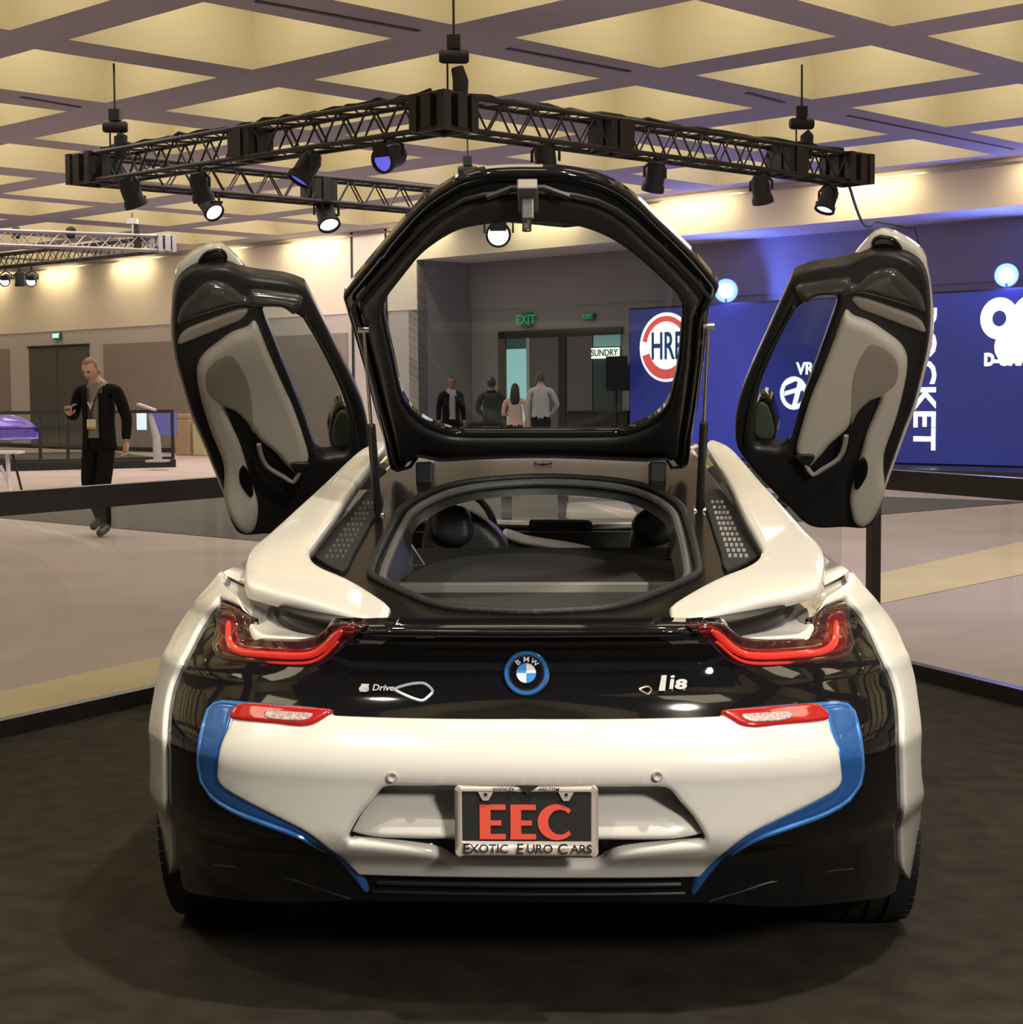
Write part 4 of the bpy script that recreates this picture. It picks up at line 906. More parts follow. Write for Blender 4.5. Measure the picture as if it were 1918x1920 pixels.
# --- butterfly doors
z5 = lambda L: [(1300+a/3.2, 420+b/3.2) for a, b in L]
fDoor = lambda x, z: 2.1+(1.75-z)*.74+(1.28-abs(x))*.3
gDoor = lambda P: P.y-fDoor(P.x, P.z)
def dpts(L, back=0):
    return px2(z5(L), (lambda P: P.y-fDoor(P.x, P.z)-back), 'Y')
FRAME = [(590, 328), (700, 285), (850, 262), (940, 245), (1050, 195), (1150, 185), (1260, 205), (1350, 262), (1390, 340), (1410, 450), (1416, 600), (1405, 750), (1372, 900), (1320, 1100), (1262, 1250), (1198, 1430), (1152, 1560), (1127, 1700), (1062, 1828), (900, 1832), (700, 1825), (560, 1700), (420, 1560), (300, 1420), (252, 1330), (246, 1200), (270, 1060), (330, 900), (420, 700), (500, 520), (580, 345)]
WIN = [(612, 520), (680, 480), (740, 447), (850, 437), (850, 500), (802, 640), (757, 770), (645, 1080), (562, 1340), (440, 1352), (362, 1330), (358, 1200), (388, 1020), (480, 760), (560, 605)]
SKIN = [(935, 250), (1060, 88), (1120, 55), (1200, 68), (1300, 122), (1372, 186), (1408, 300), (1430, 450), (1438, 600), (1424, 760), (1388, 905), (1335, 1105), (1275, 1260), (1208, 1440), (1160, 1570), (1100, 1700), (900, 1780), (700, 1700), (680, 1400), (760, 1000), (860, 600), (940, 400)]
GASK = [(612, 372), (700, 345), (925, 318), (968, 356), (1040, 300), (1110, 268), (1205, 266), (1295, 335), (1370, 425), (1390, 520), (1340, 502), (1180, 452), (1000, 408), (900, 422), (750, 428), (668, 470)]
STRIP = [(952, 442), (1010, 438), (1200, 500), (1350, 562), (1394, 640), (1340, 630), (1080, 532), (1000, 500)]
TRIM = [(910, 515), (960, 545), (1060, 580), (1150, 640), (1230, 700), (1272, 760), (1285, 830), (1270, 950), (1220, 1150), (1150, 1350), (1140, 1450), (1147, 1580), (1130, 1660), (1080, 1760), (1020, 1800), (975, 1780), (950, 1720), (943, 1620), (975, 1500), (1005, 1380), (1040, 1250), (1080, 1150), (1122, 1020), (1050, 1050), (980, 1130), (920, 1220), (830, 1300), (780, 1360), (702, 1442), (690, 1440), (660, 1395), (622, 1350), (640, 1250), (700, 1050), (770, 880), (840, 700)]
PAD = [(1060, 682), (1150, 695), (1225, 760), (1248, 840), (1228, 930), (1150, 1000), (1060, 1040), (990, 1110), (950, 1180), (940, 1080), (950, 900), (990, 780)]
OVAL = [(1022, 1368), (1052, 1400), (1046, 1480), (990, 1562), (970, 1530), (985, 1440)]
REC = [(1075, 100), (1115, 78), (1200, 95), (1250, 150), (1240, 188), (1160, 172), (1090, 172), (1068, 135)]
NOTCH = [(622, 1352), (735, 1352), (690, 1425), (660, 1398)]
MIR = [(400, 1075), (440, 1092), (472, 1180), (482, 1262), (450, 1310), (412, 1335), (388, 1300), (368, 1240), (374, 1150)]
MIRH = [(400, 1055), (448, 1075), (486, 1170), (498, 1265), (470, 1330), (412, 1350), (370, 1380), (355, 1240), (362, 1140)]
for s in (1, -1):
    M_ = (lambda q: q) if s == 1 else (lambda q: [(-a, b-.02) for a, b in q])
    lab = 'door'
    def dp(name, L, m, parent, hole=None, back=0, **kw):
        f = (lambda x, z: fDoor(x, z)+back)
        if hole is not None: kw['holes'] = [M_(dpts(hole, back))]
        return patch(name, M_(dpts(L, back)), 'Y', f, m, parent, **kw)
    dr = dp('door', FRAME, sblack, car, hole=WIN, off=0, thick=.05, rnd=.02, step=.03)
    dr['label'] = 'raised door with ivory inner trim, on the %s of the car' % ('passenger side' if s == 1 else 'driver side')
    dp('outer_skin', SKIN, white, dr, back=.07, thick=.02, rnd=.015, step=.03)
    dp('latch_recess', REC, gblack, dr, back=.055, thick=.01, rnd=.01, step=.012)
    dp('window_glass', [(600, 500), (740, 435), (860, 425), (770, 770), (575, 1350), (350, 1345), (350, 1180), (480, 740)], tint_glass, dr, back=.03, thick=.004, step=.06)
    dp('door_gasket', GASK, mat('shiny_gasket', (.055, .052, .046), .18, coat=.8), dr, off=.030, thick=.02, rnd=.030, step=.012)
    dp('door_frame_trim', [(330, 1130), (372, 960), (460, 745), (545, 590), (600, 480), (615, 500), (560, 600), (478, 770), (392, 980), (352, 1140), (345, 1320), (310, 1300)], sblack, dr, off=.02, thick=.02, rnd=.010, step=.012)
    dp('upper_trim', STRIP, leather_g, dr, off=.014, thick=.01, rnd=.010, step=.012)
    tr = dp('trim_panel', TRIM, leather_w, dr, off=.035, thick=.03, rnd=.025, step=.018)
    dp('armrest_pad', PAD, leather_g, tr, off=.036, thick=.01, rnd=.012, step=.016)
    dp('grab_slot', OVAL, gblack, tr, off=.040, thick=.01, rnd=.006, step=.012)
    dp('trim_notch', NOTCH, sblack, tr, off=.045, thick=.01, rnd=.004, step=.01)
    hp = cr([(a, b) for a, b in M_(dpts([(664, 1440), (705, 1500), (760, 1470), (860, 1405), (895, 1330), (905, 1268)]))], .02, closed=False)
    MB().tube([Vector((a, fDoor(a, b)-.05, b)) for a, b in hp], .009, 8).build('door_handle', mat('handle_grey', (.30, .28, .25), .35), dr, True)
    hs = dp('mirror_housing', MIRH, gblack, dr, back=.16, thick=.06, rnd=.02, step=.02)
    dp('mirror_glass', MIR, mat('mirror_face', (.36, .37, .28), .3), hs, back=.155, thick=.006, rnd=.003, step=.02)
    a = M_(dpts([(560, 1650)]))[0]; MB().tube([(a[0], fDoor(*a)+.03, a[1]), (s*.82, 3.02, .95)], .03, 8).build('door_hinge', sblack, dr, True)
# --- licence plate
yP = D(0, .5)-.035; a = atY(852, 1471, yP); b = atY(1122, 1608, yP); pw = (b.x-a.x); ph = (a.z-b.z); pc = Vector(((a.x+b.x)/2, yP, (a.z+b.z)/2)); pxm = pw/270
PM = lambda px, py, e: Matrix.Translation((pc.x+(px-987)*pxm, yP-e, pc.z-(py-1539.5)*pxm)) @ Matrix.Rotation(math.pi/2, 4, 'X')
plate = MB().box((pc.x, yP+.006, pc.z), (pw*.98, .012, ph*.98)).build('licence_plate', mblack, car); plate['label'] = 'black plate in a chrome dealer frame'
def rr(w_, h_, r_, n=6):
    out = []
    for cx, cy, a0 in ((w_/2-r_, h_/2-r_, 0), (-w_/2+r_, h_/2-r_, 90), (-w_/2+r_, -h_/2+r_, 180), (w_/2-r_, -h_/2+r_, 270)):
        out += [(cx+r_*math.cos(math.radians(a0+90*k/n)), cy+r_*math.sin(math.radians(a0+90*k/n))) for k in range(n+1)]
    return out
fo = [(pc.x+x, pc.z+z) for x, z in rr(pw, ph, .012)]; win_c = (pc.x, pc.z+(1539.5-1531)*pxm)
fi = [(win_c[0]+x, win_c[1]+z) for x, z in rr(242*pxm, 94*pxm, .002, 2)]
pf_m = mat('frame_chrome', (.70, .62, .56), .28, metal=.4)
silver = mat('badge_silver', (.74, .74, .70), .22, metal=.3, coat=1)
patch('plate_frame', fo, 'Y', lambda x, z: yP-.004, pf_m, plate, holes=[fi], thick=.010, rnd=.003, step=.02, sm=False)
for x in (911, 1062): # screw tabs
    t = PM(x, 1490, .0075)
    extr('frame_tab', [[(-.016, .008), (-.006, -.010), (.006, -.010), (.016, .008)]], t, .003, pf_m, plate); MB().lathe([(0, 0), (.002, .003), (.0, .004)], (pc.x+(x-987)*pxm, yP-.011, pc.z-(1487-1539.5)*pxm), (0, -1, 0), 10).build('screw', mblack, plate, True)
extr('plate_letters', [[(-.5*p[0], p[1]) for p in []] or [(0, 0), (1, 0), (1, .001), (0, .001)]], PM(0, 0, -.5), .0001, mblack, plate) if False else None
redl = mat('plate_red', (.82, .10, .06), .5)
def Epoly(w_, h_): return [(0, 0), (w_, 0), (w_, h_*.15), (w_*.42, h_*.15), (w_*.42, h_*.40), (w_*.84, h_*.40), (w_*.84, h_*.54), (w_*.42, h_*.54), (w_*.42, h_*.85), (w_, h_*.85), (w_, h_), (0, h_)]
hL = 66*pxm
extr('plate_letters', [Epoly(49*pxm, hL)], PM(899, 1574, .001), .002, redl, plate)
extr('plate_letters', [Epoly(48*pxm, hL)], PM(957, 1574, .001), .002, redl, plate)
Cl = []
nn = 30
for k in range(nn):
    t0 = math.radians(42+(318-42)*k/nn); t1 = math.radians(42+(318-42)*(k+1)/nn)
    po = lambda t: (36*math.cos(t)+36, 34*math.sin(t)+33); pi_ = lambda t: (22*math.cos(t)+42, 24*math.sin(t)+33)
    Cl.append([tuple(v*pxm for v in q) for q in (pi_(t0), po(t0), po(t1), pi_(t1))])
extr('plate_letters', Cl, PM(1008, 1574, .001), .002, redl, plate)
for body, cx, sz in (('E', 874, 30), ('XOTIC', 917, 25), ('E', 975, 30), ('URO', 1012, 25), ('C', 1055, 30), ('ARS', 1090, 25)):
    text('frame_lettering', body, sz*pxm*.92, mblack, PM(cx, 1591.5, .0095), plate, .0006, .0004, sx=1.02)
text('frame_lettering', 'WWW.EX', 10*pxm, mblack, PM(945, 1478, .0085), plate, .0006, .0002, sx=.9)
text('frame_lettering', 'ARS.COM', 10*pxm, mblack, PM(1030, 1478, .0085), plate, .0006, .0002, sx=.9)
extr('frame_notch', [[(-22*pxm, 7*pxm), (0, -9*pxm), (22*pxm, 7*pxm)]], PM(990, 1477, .008), .002, mblack, plate)
# --- roundel and badges
c = solve(987, 1262, gD); c.y -= .004; k = .0505/43
nb = Vector((0, -1, (D(0, c.z+.03)-D(0, c.z-.03))/.06)).normalized(); tb_ = Vector((1, 0, 0)).cross(nb)*-1
def BM(px, py, e):
    if abs(px-987) < 60: return basis(c+nb*e+Vector((1, 0, 0))*((px-987)*k)+tb_*(-(py-1262)*k), (1, 0, 0), tb_)
    P = solve(px, py, gD); h = .01; fu = (D(P.x+h, P.z)-D(P.x-h, P.z))/(2*h); fv = (D(P.x, P.z+h)-D(P.x, P.z-h))/(2*h); n = Vector((fu, -1, fv)).normalized()
    X = Vector((1, fu, 0)).normalized(); return basis(P+n*(e+.003), X, n.cross(X))
bd = MB().lathe([(-.01, .0505), (.006, .0505), (.009, .048), (.009, .041), (.006, .039), (-.01, .039)], c, nb, 48).build('roundel', mat('roundel_blue', (.06, .26, .72), .2, metal=.5, coat=1), car, True)
MB().lathe([(0, 0), (.006, .001), (.006, .0395)], c, nb, 48).build('roundel_disc', gblack, bd, True)
MB().lathe([(.0055, .0375), (.0075, .0385), (.0075, .0365), (.0055, .0375)], c, nb, 48).lathe([(.0055, .0225), (.0078, .0232), (.0078, .0218), (.0055, .0225)], c, nb, 48).build('roundel_ring', chrome, bd, True)
for a0, m in ((0, mat('badge_white', (.85, .85, .85), .25)), (90, mat('badge_blue', (.05, .32, .80), .25)), (180, MAT['badge_white']), (270, MAT['badge_blue'])):
    extr('roundel_quarter', ring_poly(0, 0, .0222, 0.0001, math.radians(a0+(0)), math.radians(a0+90), 10), BM(987, 1262, .006), .0012, m, bd)
for ch, an in (('B', 128), ('M', 90), ('W', 52)):
    t = math.radians(an); M_b = BM(987, 1262, .0065) @ Matrix.Translation((.0298*math.cos(t), .0298*math.sin(t), 0)) @ Matrix.Rotation(t-math.pi/2, 4, 'Z'); text('roundel_letter', ch, .0155, MAT['badge_white'], M_b, bd, .0006, .0004, sx=1.15)
def slant(M, k_=.18): return M @ Matrix(((1, k_, 0, 0), (0, 1, 0, 0), (0, 0, 1, 0), (0, 0, 0, 1)))
bg = text('model_badge', 'i', 40*k, silver, slant(BM(1259, 1281, .003)), car, .002, .0008, sx=1.5)
extr('badge_block', [[(-18*k, -15*k), (-6*k, -15*k), (-1*k, 15*k), (-11*k, 15*k)]], BM(1251, 1282, .003), .003, silver, bg)
text('badge_figure', '8', 25*k, silver, slant(BM(1276, 1285, .003)), bg, .002, .0014, sx=1.75)
dg = text('drive_badge', 'e', 20*k, silver, slant(BM(684, 1291, .004)), car, .0015, .002, sx=1.7)
extr('badge_block', [[(-9*k, -8*k), (6*k, -8*k), (9*k, 8*k), (-6*k, 8*k)]], BM(684, 1291, .002), .0012, silver, dg)
text('badge_lettering', 'Drive', 17*k, silver, slant(BM(720, 1291, .003)), dg, .001, .0004, sx=1.1)
def almond(cx, cy, w_, h_, r_, m, nm, p):  # ceiling-light reflection on the black panel, modelled as a raised loop
    pts = [(-1, .35), (-.5, .75), (.1, 1), (.6, .95), (1, .1), (.7, -.7), (.4, -1), (-.2, -.6), (-.8, 0)]
    q = cr([(x*w_/2, y*h_/2) for x, y in pts], 2)
    q3 = [solve(cx+x, cy-y, gD)+Vector((0, -.003, 0)) for x, y in q]
    MB().tube(q3, r_, 6, closed=True).build(nm, m, p, True)
almond(776, 1297, 70, 32, .0035, mat('reflection_ice', (.75, .85, .9), .2, metal=.6), 'reflection_loop', dg)
almond(1210, 1294, 22, 14, .003, mat('reflection_gold', (.75, .68, .45), .25, metal=.9), 'reflection_loop', bg)
# ================================================================== PEOPLE
def skin_mesh(verts, edges, radii, sub=2, root=0):
    me = bpy.data.meshes.new('tmp'); me.from_pydata([tuple(v) for v in verts], edges, []); me.update()
    o = bpy.data.objects.new('tmp', me); COL.objects.link(o)
    o.modifiers.new('skin', 'SKIN').use_smooth_shade = True
    for i, r in enumerate(radii):
        me.skin_vertices[0].data[i].radius = r if isinstance(r, tuple) else (r, r)
        me.skin_vertices[0].data[i].use_root = (i == root)
    if sub: s = o.modifiers.new('s', 'SUBSURF'); s.levels = sub; s.render_levels = sub
    dg = bpy.context.evaluated_depsgraph_get(); m = bpy.data.meshes.new_from_object(o.evaluated_get(dg))
    bpy.data.objects.remove(o); bpy.data.meshes.remove(me); return m
def segd(p, a, b):
    ab = b-a; t = max(0, min(1, (p-a).dot(ab)/max(ab.length_squared, 1e-9))); return (p-(a+ab*t)).length
skin_m = mat('skin', (.62, .34, .24), .5); skin_d = mat('skin_dark', (.22, .12, .08), .5); hair_b = mat('hair_brown', (.10, .055, .03), .7); hair_k = mat('hair_black', (.012, .010, .010), .5)
eye_m = mat('eye', (.02, .015, .015), .2); lip_m = mat('lips', (.42, .16, .13), .5); shoe_m = mat('shoe', (.05, .042, .032), .4)
def head_mesh(c, R, tall=.118, wd_=.078, dp=.096):
    """sculpted head facing local -y: brow, nose, chin, ears, neck stub; returns bmesh pieces"""
    bm = bmesh.new(); bmesh.ops.create_uvsphere(bm, u_segments=32, v_segments=24, radius=1)
    for v in bm.verts:
        x, y, z = v.co
        sx = wd_*(1-.16*max(0, -z)**1.5); X = x*sx; Y = y*dp; Z = z*tall
        if z < 0: X *= 1-.22*z*z; Y *= (1-.10*z*z) if y < 0 else (1-.35*z*z)
        if y < 0:
            g = lambda cx, cz, w_, h_: math.exp(-((x-cx)/w_)**2-((z-cz)/h_)**2)
            Y -= .026*g(0, -.18, .13, .16)+.012*g(0, .02, .11, .22)      # nose
            Y -= .007*g(0, .22, .6, .10)                                   # brow
            Y += .011*g(.36, .06, .2, .12)+.011*g(-.36, .06, .2, .12)      # eye sockets
            Y -= .006*g(0, -.47, .26, .08); Y += .004*g(0, -.58, .3, .05)   # lips
            Y -= .010*g(0, -.82, .3, .14)                                  # chin
        v.co = (X, Y, Z)
    for s in (-1, 1):
        r = bmesh.ops.create_uvsphere(bm, u_segments=10, v_segments=8, radius=1)
        for v in r['verts']: v.co = (v.co.x*.010+s*(wd_+.001), v.co.y*.020+.012, v.co.z*.030-.002)
        r = bmesh.ops.create_uvsphere(bm, u_segments=10, v_segments=8, radius=.0115)
        for v in r['verts']: v.co += Vector((s*.030, -dp*.80, .006))
    me = bpy.data.meshes.new('h'); bm.to_mesh(me); bm.free()
    n = len(me.vertices); mats = []
    for p in me.polygons:
        q = p.center; mi = 0
        if abs(abs(q.x)-.030) < .0125 and abs(q.z-.006) < .012 and q.y < -dp*.86: mi = 1
        elif abs(q.x) < .027 and abs(q.z+.056) < .007 and q.y < -.05: mi = 2
        mats.append(mi)
    me.transform(Matrix.Translation(c) @ R.to_4x4()); return me, mats
def person(label, loc, rz, H, J, top, legs, skinm=None, hair=hair_b, jacket=None, group=None, open_front=True, long_hair=False, head_rot=(0, 0, 0), sleeves=True, belt=None, fat=1.0):
    """J: joints in a 1.8 m frame, x to the viewer's right when facing -y"""
    skinm = skinm or skin_m; k = H/1.8; r = empty('person', loc, rz); tag(r, label, 'person', group)
    T = r.matrix_basis.copy(); T = Matrix.Translation(loc) @ Matrix.Rotation(rz, 4, 'Z') @ Matrix.Scale(k, 4)
    d = dict(pel=(0, 0, .96), sp=(0, 0, 1.12), ch=(0, 0, 1.32), nb=(0, .01, 1.455), nk=(0, 0, 1.55), hd=(0, -.01, 1.60),
             shl=(-.185, .01, 1.445), ell=(-.235, .03, 1.17), wrl=(-.25, -.02, .92), shr=(.185, .01, 1.445), elr=(.235, .03, 1.17), wrr=(.25, -.02, .92),
             hil=(-.09, 0, .92), knl=(-.10, -.02, .50), anl=(-.10, .02, .09), tol=(-.115, -.17, .035), hir=(.09, 0, .92), knr=(.10, -.02, .50), anr=(.10, .02, .09), tor=(.115, -.17, .035))
    d.update(J); V = {a: Vector(b) for a, b in d.items()}
    verts = []; rad = []; idx = {}; edges = []; bones = []
    def add(n, p, rr): idx[n] = len(verts); verts.append(Vector(p)); rad.append(rr); return idx[n]
    f = fat
    for n, rr in (('pel', (.150*f, .105*f)), ('sp', (.145*f, .100*f)), ('ch', (.160*f, .110*f)), ('nb', (.085, .070)), ('nk', .058), ('hd', .055),
                  ('shl', .062), ('ell', .046), ('wrl', .030), ('shr', .062), ('elr', .046), ('wrr', .030),
                  ('hil', .100*f), ('knl', .078), ('anl', .058), ('tol', .042), ('hir', .100*f), ('knr', .078), ('anr', .058), ('tor', .042)): add(n, V[n], rr)
    zone = {}
    def e(a, b, z): edges.append((idx[a], idx[b])); bones.append((V[a] if a in V else verts[idx[a]], V[b] if b in V else verts[idx[b]], z))
    e('pel', 'sp', 'top'); e('sp', 'ch', 'top'); e('ch', 'nb', 'top'); e('nb', 'nk', 'skin'); e('nk', 'hd', 'skin')
    for s in 'lr':
        e('nb', 'sh'+s, 'top'); e('sh'+s, 'el'+s, 'top'); e('el'+s, 'wr'+s, 'top' if sleeves else 'skin')
        e('pel', 'hi'+s, 'legs'); e('hi'+s, 'kn'+s, 'legs'); e('kn'+s, 'an'+s, 'legs'); e('an'+s, 'to'+s, 'shoe')
        # hand: palm and five fingers, curled
        wv = V['wr'+s]; ev = V['el'+s]; dr = (wv-ev).normalized(); sg = -1 if s == 'l' else 1
        cu = V.get('curl'+s, Vector((-.3*sg, -.9, 0)) if dr.z < -.5 else Vector((0, 0, .4))).normalized(); cu = (cu-dr*cu.dot(dr)).normalized(); sd = dr.cross(cu).normalized()
        pm = 'pm'+s; add(pm, wv+dr*.055, (.034, .026)); V[pm] = wv+dr*.055; e('wr'+s, pm, 'skin')
        for q, (off, L) in enumerate(((-.030, .066), (-.010, .078), (.010, .074), (.029, .058))):
            a = V[pm]+dr*.038+sd*off; b = a+dr*L*.45+cu*L*.22; c = b+dr*L*.10+cu*L*.42
            n0, n1, n2 = 'f%s%da' % (s, q), 'f%s%db' % (s, q), 'f%s%dc' % (s, q)
            for nn_, p_, rr in ((n0, a, .0098), (n1, b, .0088), (n2, c, .0078)): add(nn_, p_, rr); V[nn_] = Vector(p_)
            e(pm, n0, 'skin'); e(n0, n1, 'skin'); e(n1, n2, 'skin')
        fs_ = -.034 if V.get('thumb'+s) is None else .034
        a = V[pm]+sd*fs_-dr*.02+cu*.006; b = a+dr*.028+sd*fs_*.7+cu*.020; c = b+dr*.028+cu*.014
        for nn_, p_, rr in (('t%sa' % s, a, .0115), ('t%sb' % s, b, .0098), ('t%sc' % s, c, .0085)): add(nn_, p_, rr); V[nn_] = Vector(p_)
        e(pm, 't%sa' % s, 'skin'); e('t%sa' % s, 't%sb' % s, 'skin'); e('t%sb' % s, 't%sc' % s, 'skin')
    me = skin_mesh(verts, edges, rad)
    mats = [skinm, top, legs, shoe_m, eye_m, lip_m]; zi = {'skin': 0, 'top': 1, 'legs': 2, 'shoe': 3}; mi = []
    for p in me.polygons:
        c = p.center; b = min(((segd(c, a, bb), z) for a, bb, z in bones), key=lambda t: t[0]); z = b[1]
        if z == 'skin' and c.z < 1.535 and c.z > 1.40 and abs(c.x) < .1 and top is not pink: z = 'top'
        if z == 'legs' and c.z > V['pel'].z+.02 and abs(c.x) < .2: z = 'top'
        if z == 'top' and c.z < V['pel'].z+.02 and abs(c.x) < .2: z = 'legs'
        mi.append(zi[z])
    Rh = Euler(head_rot).to_matrix(); hc = V['hd']+Rh @ Vector((0, -.012, .075))
    hm, hmi = head_mesh(hc, Rh)
    vs = [v.co.copy() for v in me.vertices]+[v.co.copy() for v in hm.vertices]; n0 = len(me.vertices)
    fs = [tuple(p.vertices) for p in me.polygons]+[tuple(i+n0 for i in p.vertices) for p in hm.polygons]; mi += [{0: 0, 1: 4, 2: 5}[x] for x in hmi]
    body = mesh_obj('body', [T @ v for v in vs], fs, mats, r, True, mi)
    # hair cap
    bm = bmesh.new(); bmesh.ops.create_uvsphere(bm, u_segments=28, v_segments=20, radius=1); kill = []
    for v in bm.verts:
        x, y, z = v.co
        lim = .60 if y < -.35 else (.10 if y < .15 else -.55)
        if z < lim: kill.append(v)
        nz = 1+.03*math.sin(9*x+4*z)*math.cos(8*y)
        v.co = (x*.084*nz, y*.103*nz, z*.125*nz)
    bmesh.ops.delete(bm, geom=kill, context='VERTS'); hme = bpy.data.meshes.new('hair'); bm.to_mesh(hme); bm.free()
    hme.transform(T @ Matrix.Translation(hc) @ Rh.to_4x4()); hme.materials.append(hair); hme.polygons.foreach_set('use_smooth', [True]*len(hme.polygons))
    ho_ = bpy.data.objects.new('hair', hme); link(ho_); put(ho_, r); sd_ = ho_.modifiers.new('t', 'SOLIDIFY'); sd_.thickness = .012; sd_.offset = -1
    if long_hair:
        hv = [hc+Vector((0, .03, .07)), hc+Vector((0, .075, -.02)), hc+Vector((.0, .10, -.15)), hc+Vector((0, .115, -.30))]
        m_ = skin_mesh(hv, [(0, 1), (1, 2), (2, 3)], [(.08, .07), (.09, .065), (.11, .05), (.075, .025)]); m_.transform(T); m_.materials.clear(); m_.materials.append(hair); lo = bpy.data.objects.new('long_hair', m_); link(lo); put(lo, r)
    if jacket:
        jv = ['pel', 'sp', 'ch', 'nb', 'shl', 'ell', 'wrl', 'shr', 'elr', 'wrr']; P = {n: V[n].copy() for n in jv}; P['pel'] = P['pel']+Vector((0, 0, -.02)); hem = P['pel']+Vector((0, 0.01, -.16))
        for s in 'lr': P['wr'+s] = P['wr'+s]+(P['el'+s]-P['wr'+s]).normalized()*.02
        names = jv+['hem']; P['hem'] = hem; ix = {n: i for i, n in enumerate(names)}
        R_ = {'pel': (.185*f, .140*f), 'hem': (.182*f, .140*f), 'sp': (.175*f, .132*f), 'ch': (.190*f, .138*f), 'nb': (.10, .085), 'shl': .070, 'ell': .058, 'wrl': .045, 'shr': .070, 'elr': .058, 'wrr': .045}
        ed = [('hem', 'pel'), ('pel', 'sp'), ('sp', 'ch'), ('ch', 'nb'), ('nb', 'shl'), ('shl', 'ell'), ('ell', 'wrl'), ('nb', 'shr'), ('shr', 'elr'), ('elr', 'wrr')]
        m_ = skin_mesh([P[n] for n in names], [(ix[a], ix[b]) for a, b in ed], [R_[n] for n in names]); bm = bmesh.new(); bm.from_mesh(m_); kill = []
        for fc in bm.faces:
            c = fc.calc_center_median()
            if c.z > P['nb'].z+.045 and abs(c.x) < .10: kill.append(fc)
            elif c.z < hem.z+.055 and abs(c.x) < .25: kill.append(fc)
            elif open_front and c.y < -.045 and c.z < P['nb'].z+.05:
                wd2 = .045+.020*abs(c.z-1.20)/.2 if c.z > 1.0 else .035+(1.0-c.z)*.45
                if abs(c.x-.01) < wd2 and min(segd(c, P['ell'], P['wrl']), segd(c, P['elr'], P['wrr'])) > .085: kill.append(fc)
        bmesh.ops.delete(bm, geom=kill, context='FACES'); bm.to_mesh(m_); bm.free(); m_.transform(T); m_.materials.clear(); m_.materials.append(jacket); m_.polygons.foreach_set('use_smooth', [True]*len(m_.polygons))
        jo = bpy.data.objects.new('jacket', m_); link(jo); put(jo, r); q = jo.modifiers.new('t', 'SOLIDIFY'); q.thickness = .012; q.offset = -1
    if belt:
        MB().lathe([(-.02, .152*k*f), (.02, .152*k*f)], T @ (V['pel']+Vector((0, 0, .03))), (0, 0, 1), 24).build('belt', belt, r, True).scale = (1, 1, 1)
    return r, T, V
suit = mat('black_suit', (.009, .008, .009), .9, spec=.15); trou = mat('black_trousers', (.008, .0075, .009), .9, spec=.15)
shirt_p = mat('patterned_shirt', (.26, .235, .20), .8, noise=(60, .45)); w_shirt = mat('pale_shirt', (.50, .50, .52), .8); khaki = mat('khaki', (.36, .28, .17), .8); pink = mat('pink_top', (.60, .42, .36), .8)
p0 = atZ(190, 1004, 0); p0 = Vector((p0.x, p0.y, 0))
r, T, V = person('grey haired man in an open black suit looking at his phone while walking', p0, math.radians(-14), 1.87,
    dict(shl=(-.21, .01, 1.455), shr=(.21, .01, 1.455), ell=(-.30, .02, 1.185), wrl=(-.195, -.23, 1.235), elr=(.29, .05, 1.17), wrr=(.30, .0, .93), knl=(-.10, -.06, .52), anl=(-.10, .17, .16), tol=(-.125, .02, .06), knr=(.09, -.10, .49), anr=(.09, -.06, .085), tor=(.13, -.27, .038),
         hd=(-.02, -.05, 1.595), nk=(-.01, -.02, 1.55), curll=(.3, .3, .9)), shirt_p, trou, skin_m, mat('hair_sandy', (.30, .20, .11), .7), suit, head_rot=(math.radians(22), 0, math.radians(-4)))
inv = lambda v: T @ Vector(v)
# badge on a lanyard (hangs on him), and the phone he holds
bd_ = MB().box(inv((.005, -.150, 1.12)), (.10, .01, .10), Matrix.Rotation(math.radians(-14), 3, 'Z')).build('name_badge', mat('badge_card', (.72, .66, .50), .5), None); tag(bd_, 'white name badge hanging on a dark lanyard on the walking man', 'badge')
MB().box(inv((.005, -.157, 1.082)), (.10, .006, .02), Matrix.Rotation(math.radians(-14), 3, 'Z')).build('badge_stripe', mat('badge_gold_stripe', (.60, .33, .05), .5), bd_)
MB().tube([inv((.005, -.152, 1.17)), inv((-.03, -.150, 1.32)), inv((-.065, -.09, 1.47)), inv((-.06, .03, 1.53)), inv((.06, .03, 1.53)), inv((.075, -.09, 1.47)), inv((.03, -.150, 1.32)), inv((.005, -.152, 1.17))], .010, 6).build('lanyard', mat('lanyard_dark', (.03, .03, .04), .6), bd_, True)
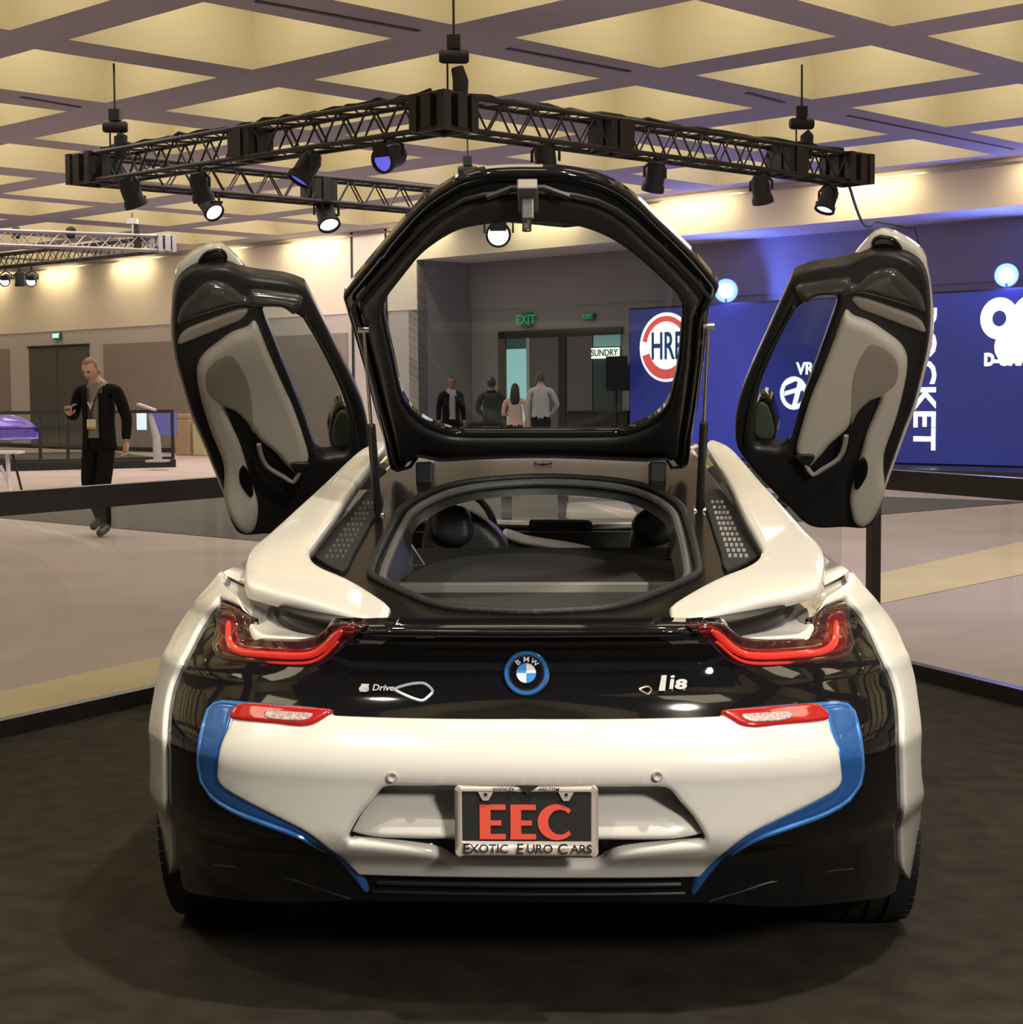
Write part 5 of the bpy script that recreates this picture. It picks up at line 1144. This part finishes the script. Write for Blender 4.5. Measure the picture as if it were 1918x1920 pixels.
text('lanyard_mark', 'V', .10, mat('lanyard_white', (.8, .8, .8), .5), basis(inv((.005, -.165, 1.30)), (math.cos(math.radians(-14)), math.sin(math.radians(-14)), 0), (0, 0, 1)), bd_, .002, .002)
hp = V['pml']; ph = MB().box(inv(hp+Vector((.035, -.012, .045))), (.075, .14, .010), Matrix.Rotation(math.radians(-35), 3, 'Z') @ Matrix.Rotation(.45, 3, 'X')).build('phone', screen_b, None); bevel(ph, .003); tag(ph, 'small dark phone in the hand of the walking man', 'phone')
def back_person(label, px, depthY, **kw):
    q = atY(px, 800, depthY); return person(label, Vector((q.x, depthY, 0)), kw.pop('rz', math.pi), kw.pop('H'), kw.pop('J', {}), kw.pop('top'), kw.pop('legs'), **kw)
back_person('man in a dark suit and pale shirt standing alone, seen left through the hatch glass', 846, 28.6, rz=math.radians(18), H=1.80, top=mat('grey_shirt', (.36, .36, .38), .8), legs=trou, skinm=skin_d, hair=hair_k, jacket=suit, J=dict(nk=(.0, -.01, 1.55)))
back_person('person in a black jacket and khaki trousers with the back turned, left of the woman', 922, 28.2, H=1.78, top=suit, legs=khaki, skinm=skin_d, hair=hair_k, jacket=mat('black_jacket', (.016, .016, .018), .7), open_front=False, J=dict(ell=(-.28, -.02, 1.18), elr=(.28, -.02, 1.18), wrl=(-.16, -.18, 1.05), wrr=(.16, -.18, 1.05)))
back_person('woman with long dark hair and a pink top, seen from behind through the hatch glass', 966, 26.6, H=1.64, top=pink, legs=trou, skinm=skin_m, hair=hair_k, long_hair=True, sleeves=False, J=dict(elr=(.24, -.04, 1.18), wrr=(.12, -.2, 1.2)))
back_person('tall man in a white shirt and black trousers seen from behind, right of the woman', 1014, 27.6, H=1.87, top=w_shirt, legs=trou, skinm=skin_m, hair=hair_b, fat=1.12, J=dict(ell=(-.30, -.04, 1.2), wrl=(-.20, -.2, 1.05)))
q = atY(958, 790, 26.8); bg_ = MB().tube([(q.x-.12, 26.72, .98), (q.x-.16, 26.72, 1.12), (q.x-.14, 26.70, 1.28)], [.05, .09, .05], 10, flat=.6).build('shoulder_bag', mblack, None, True); tag(bg_, 'black shoulder bag hanging at the left side of the woman in pink', 'bag')
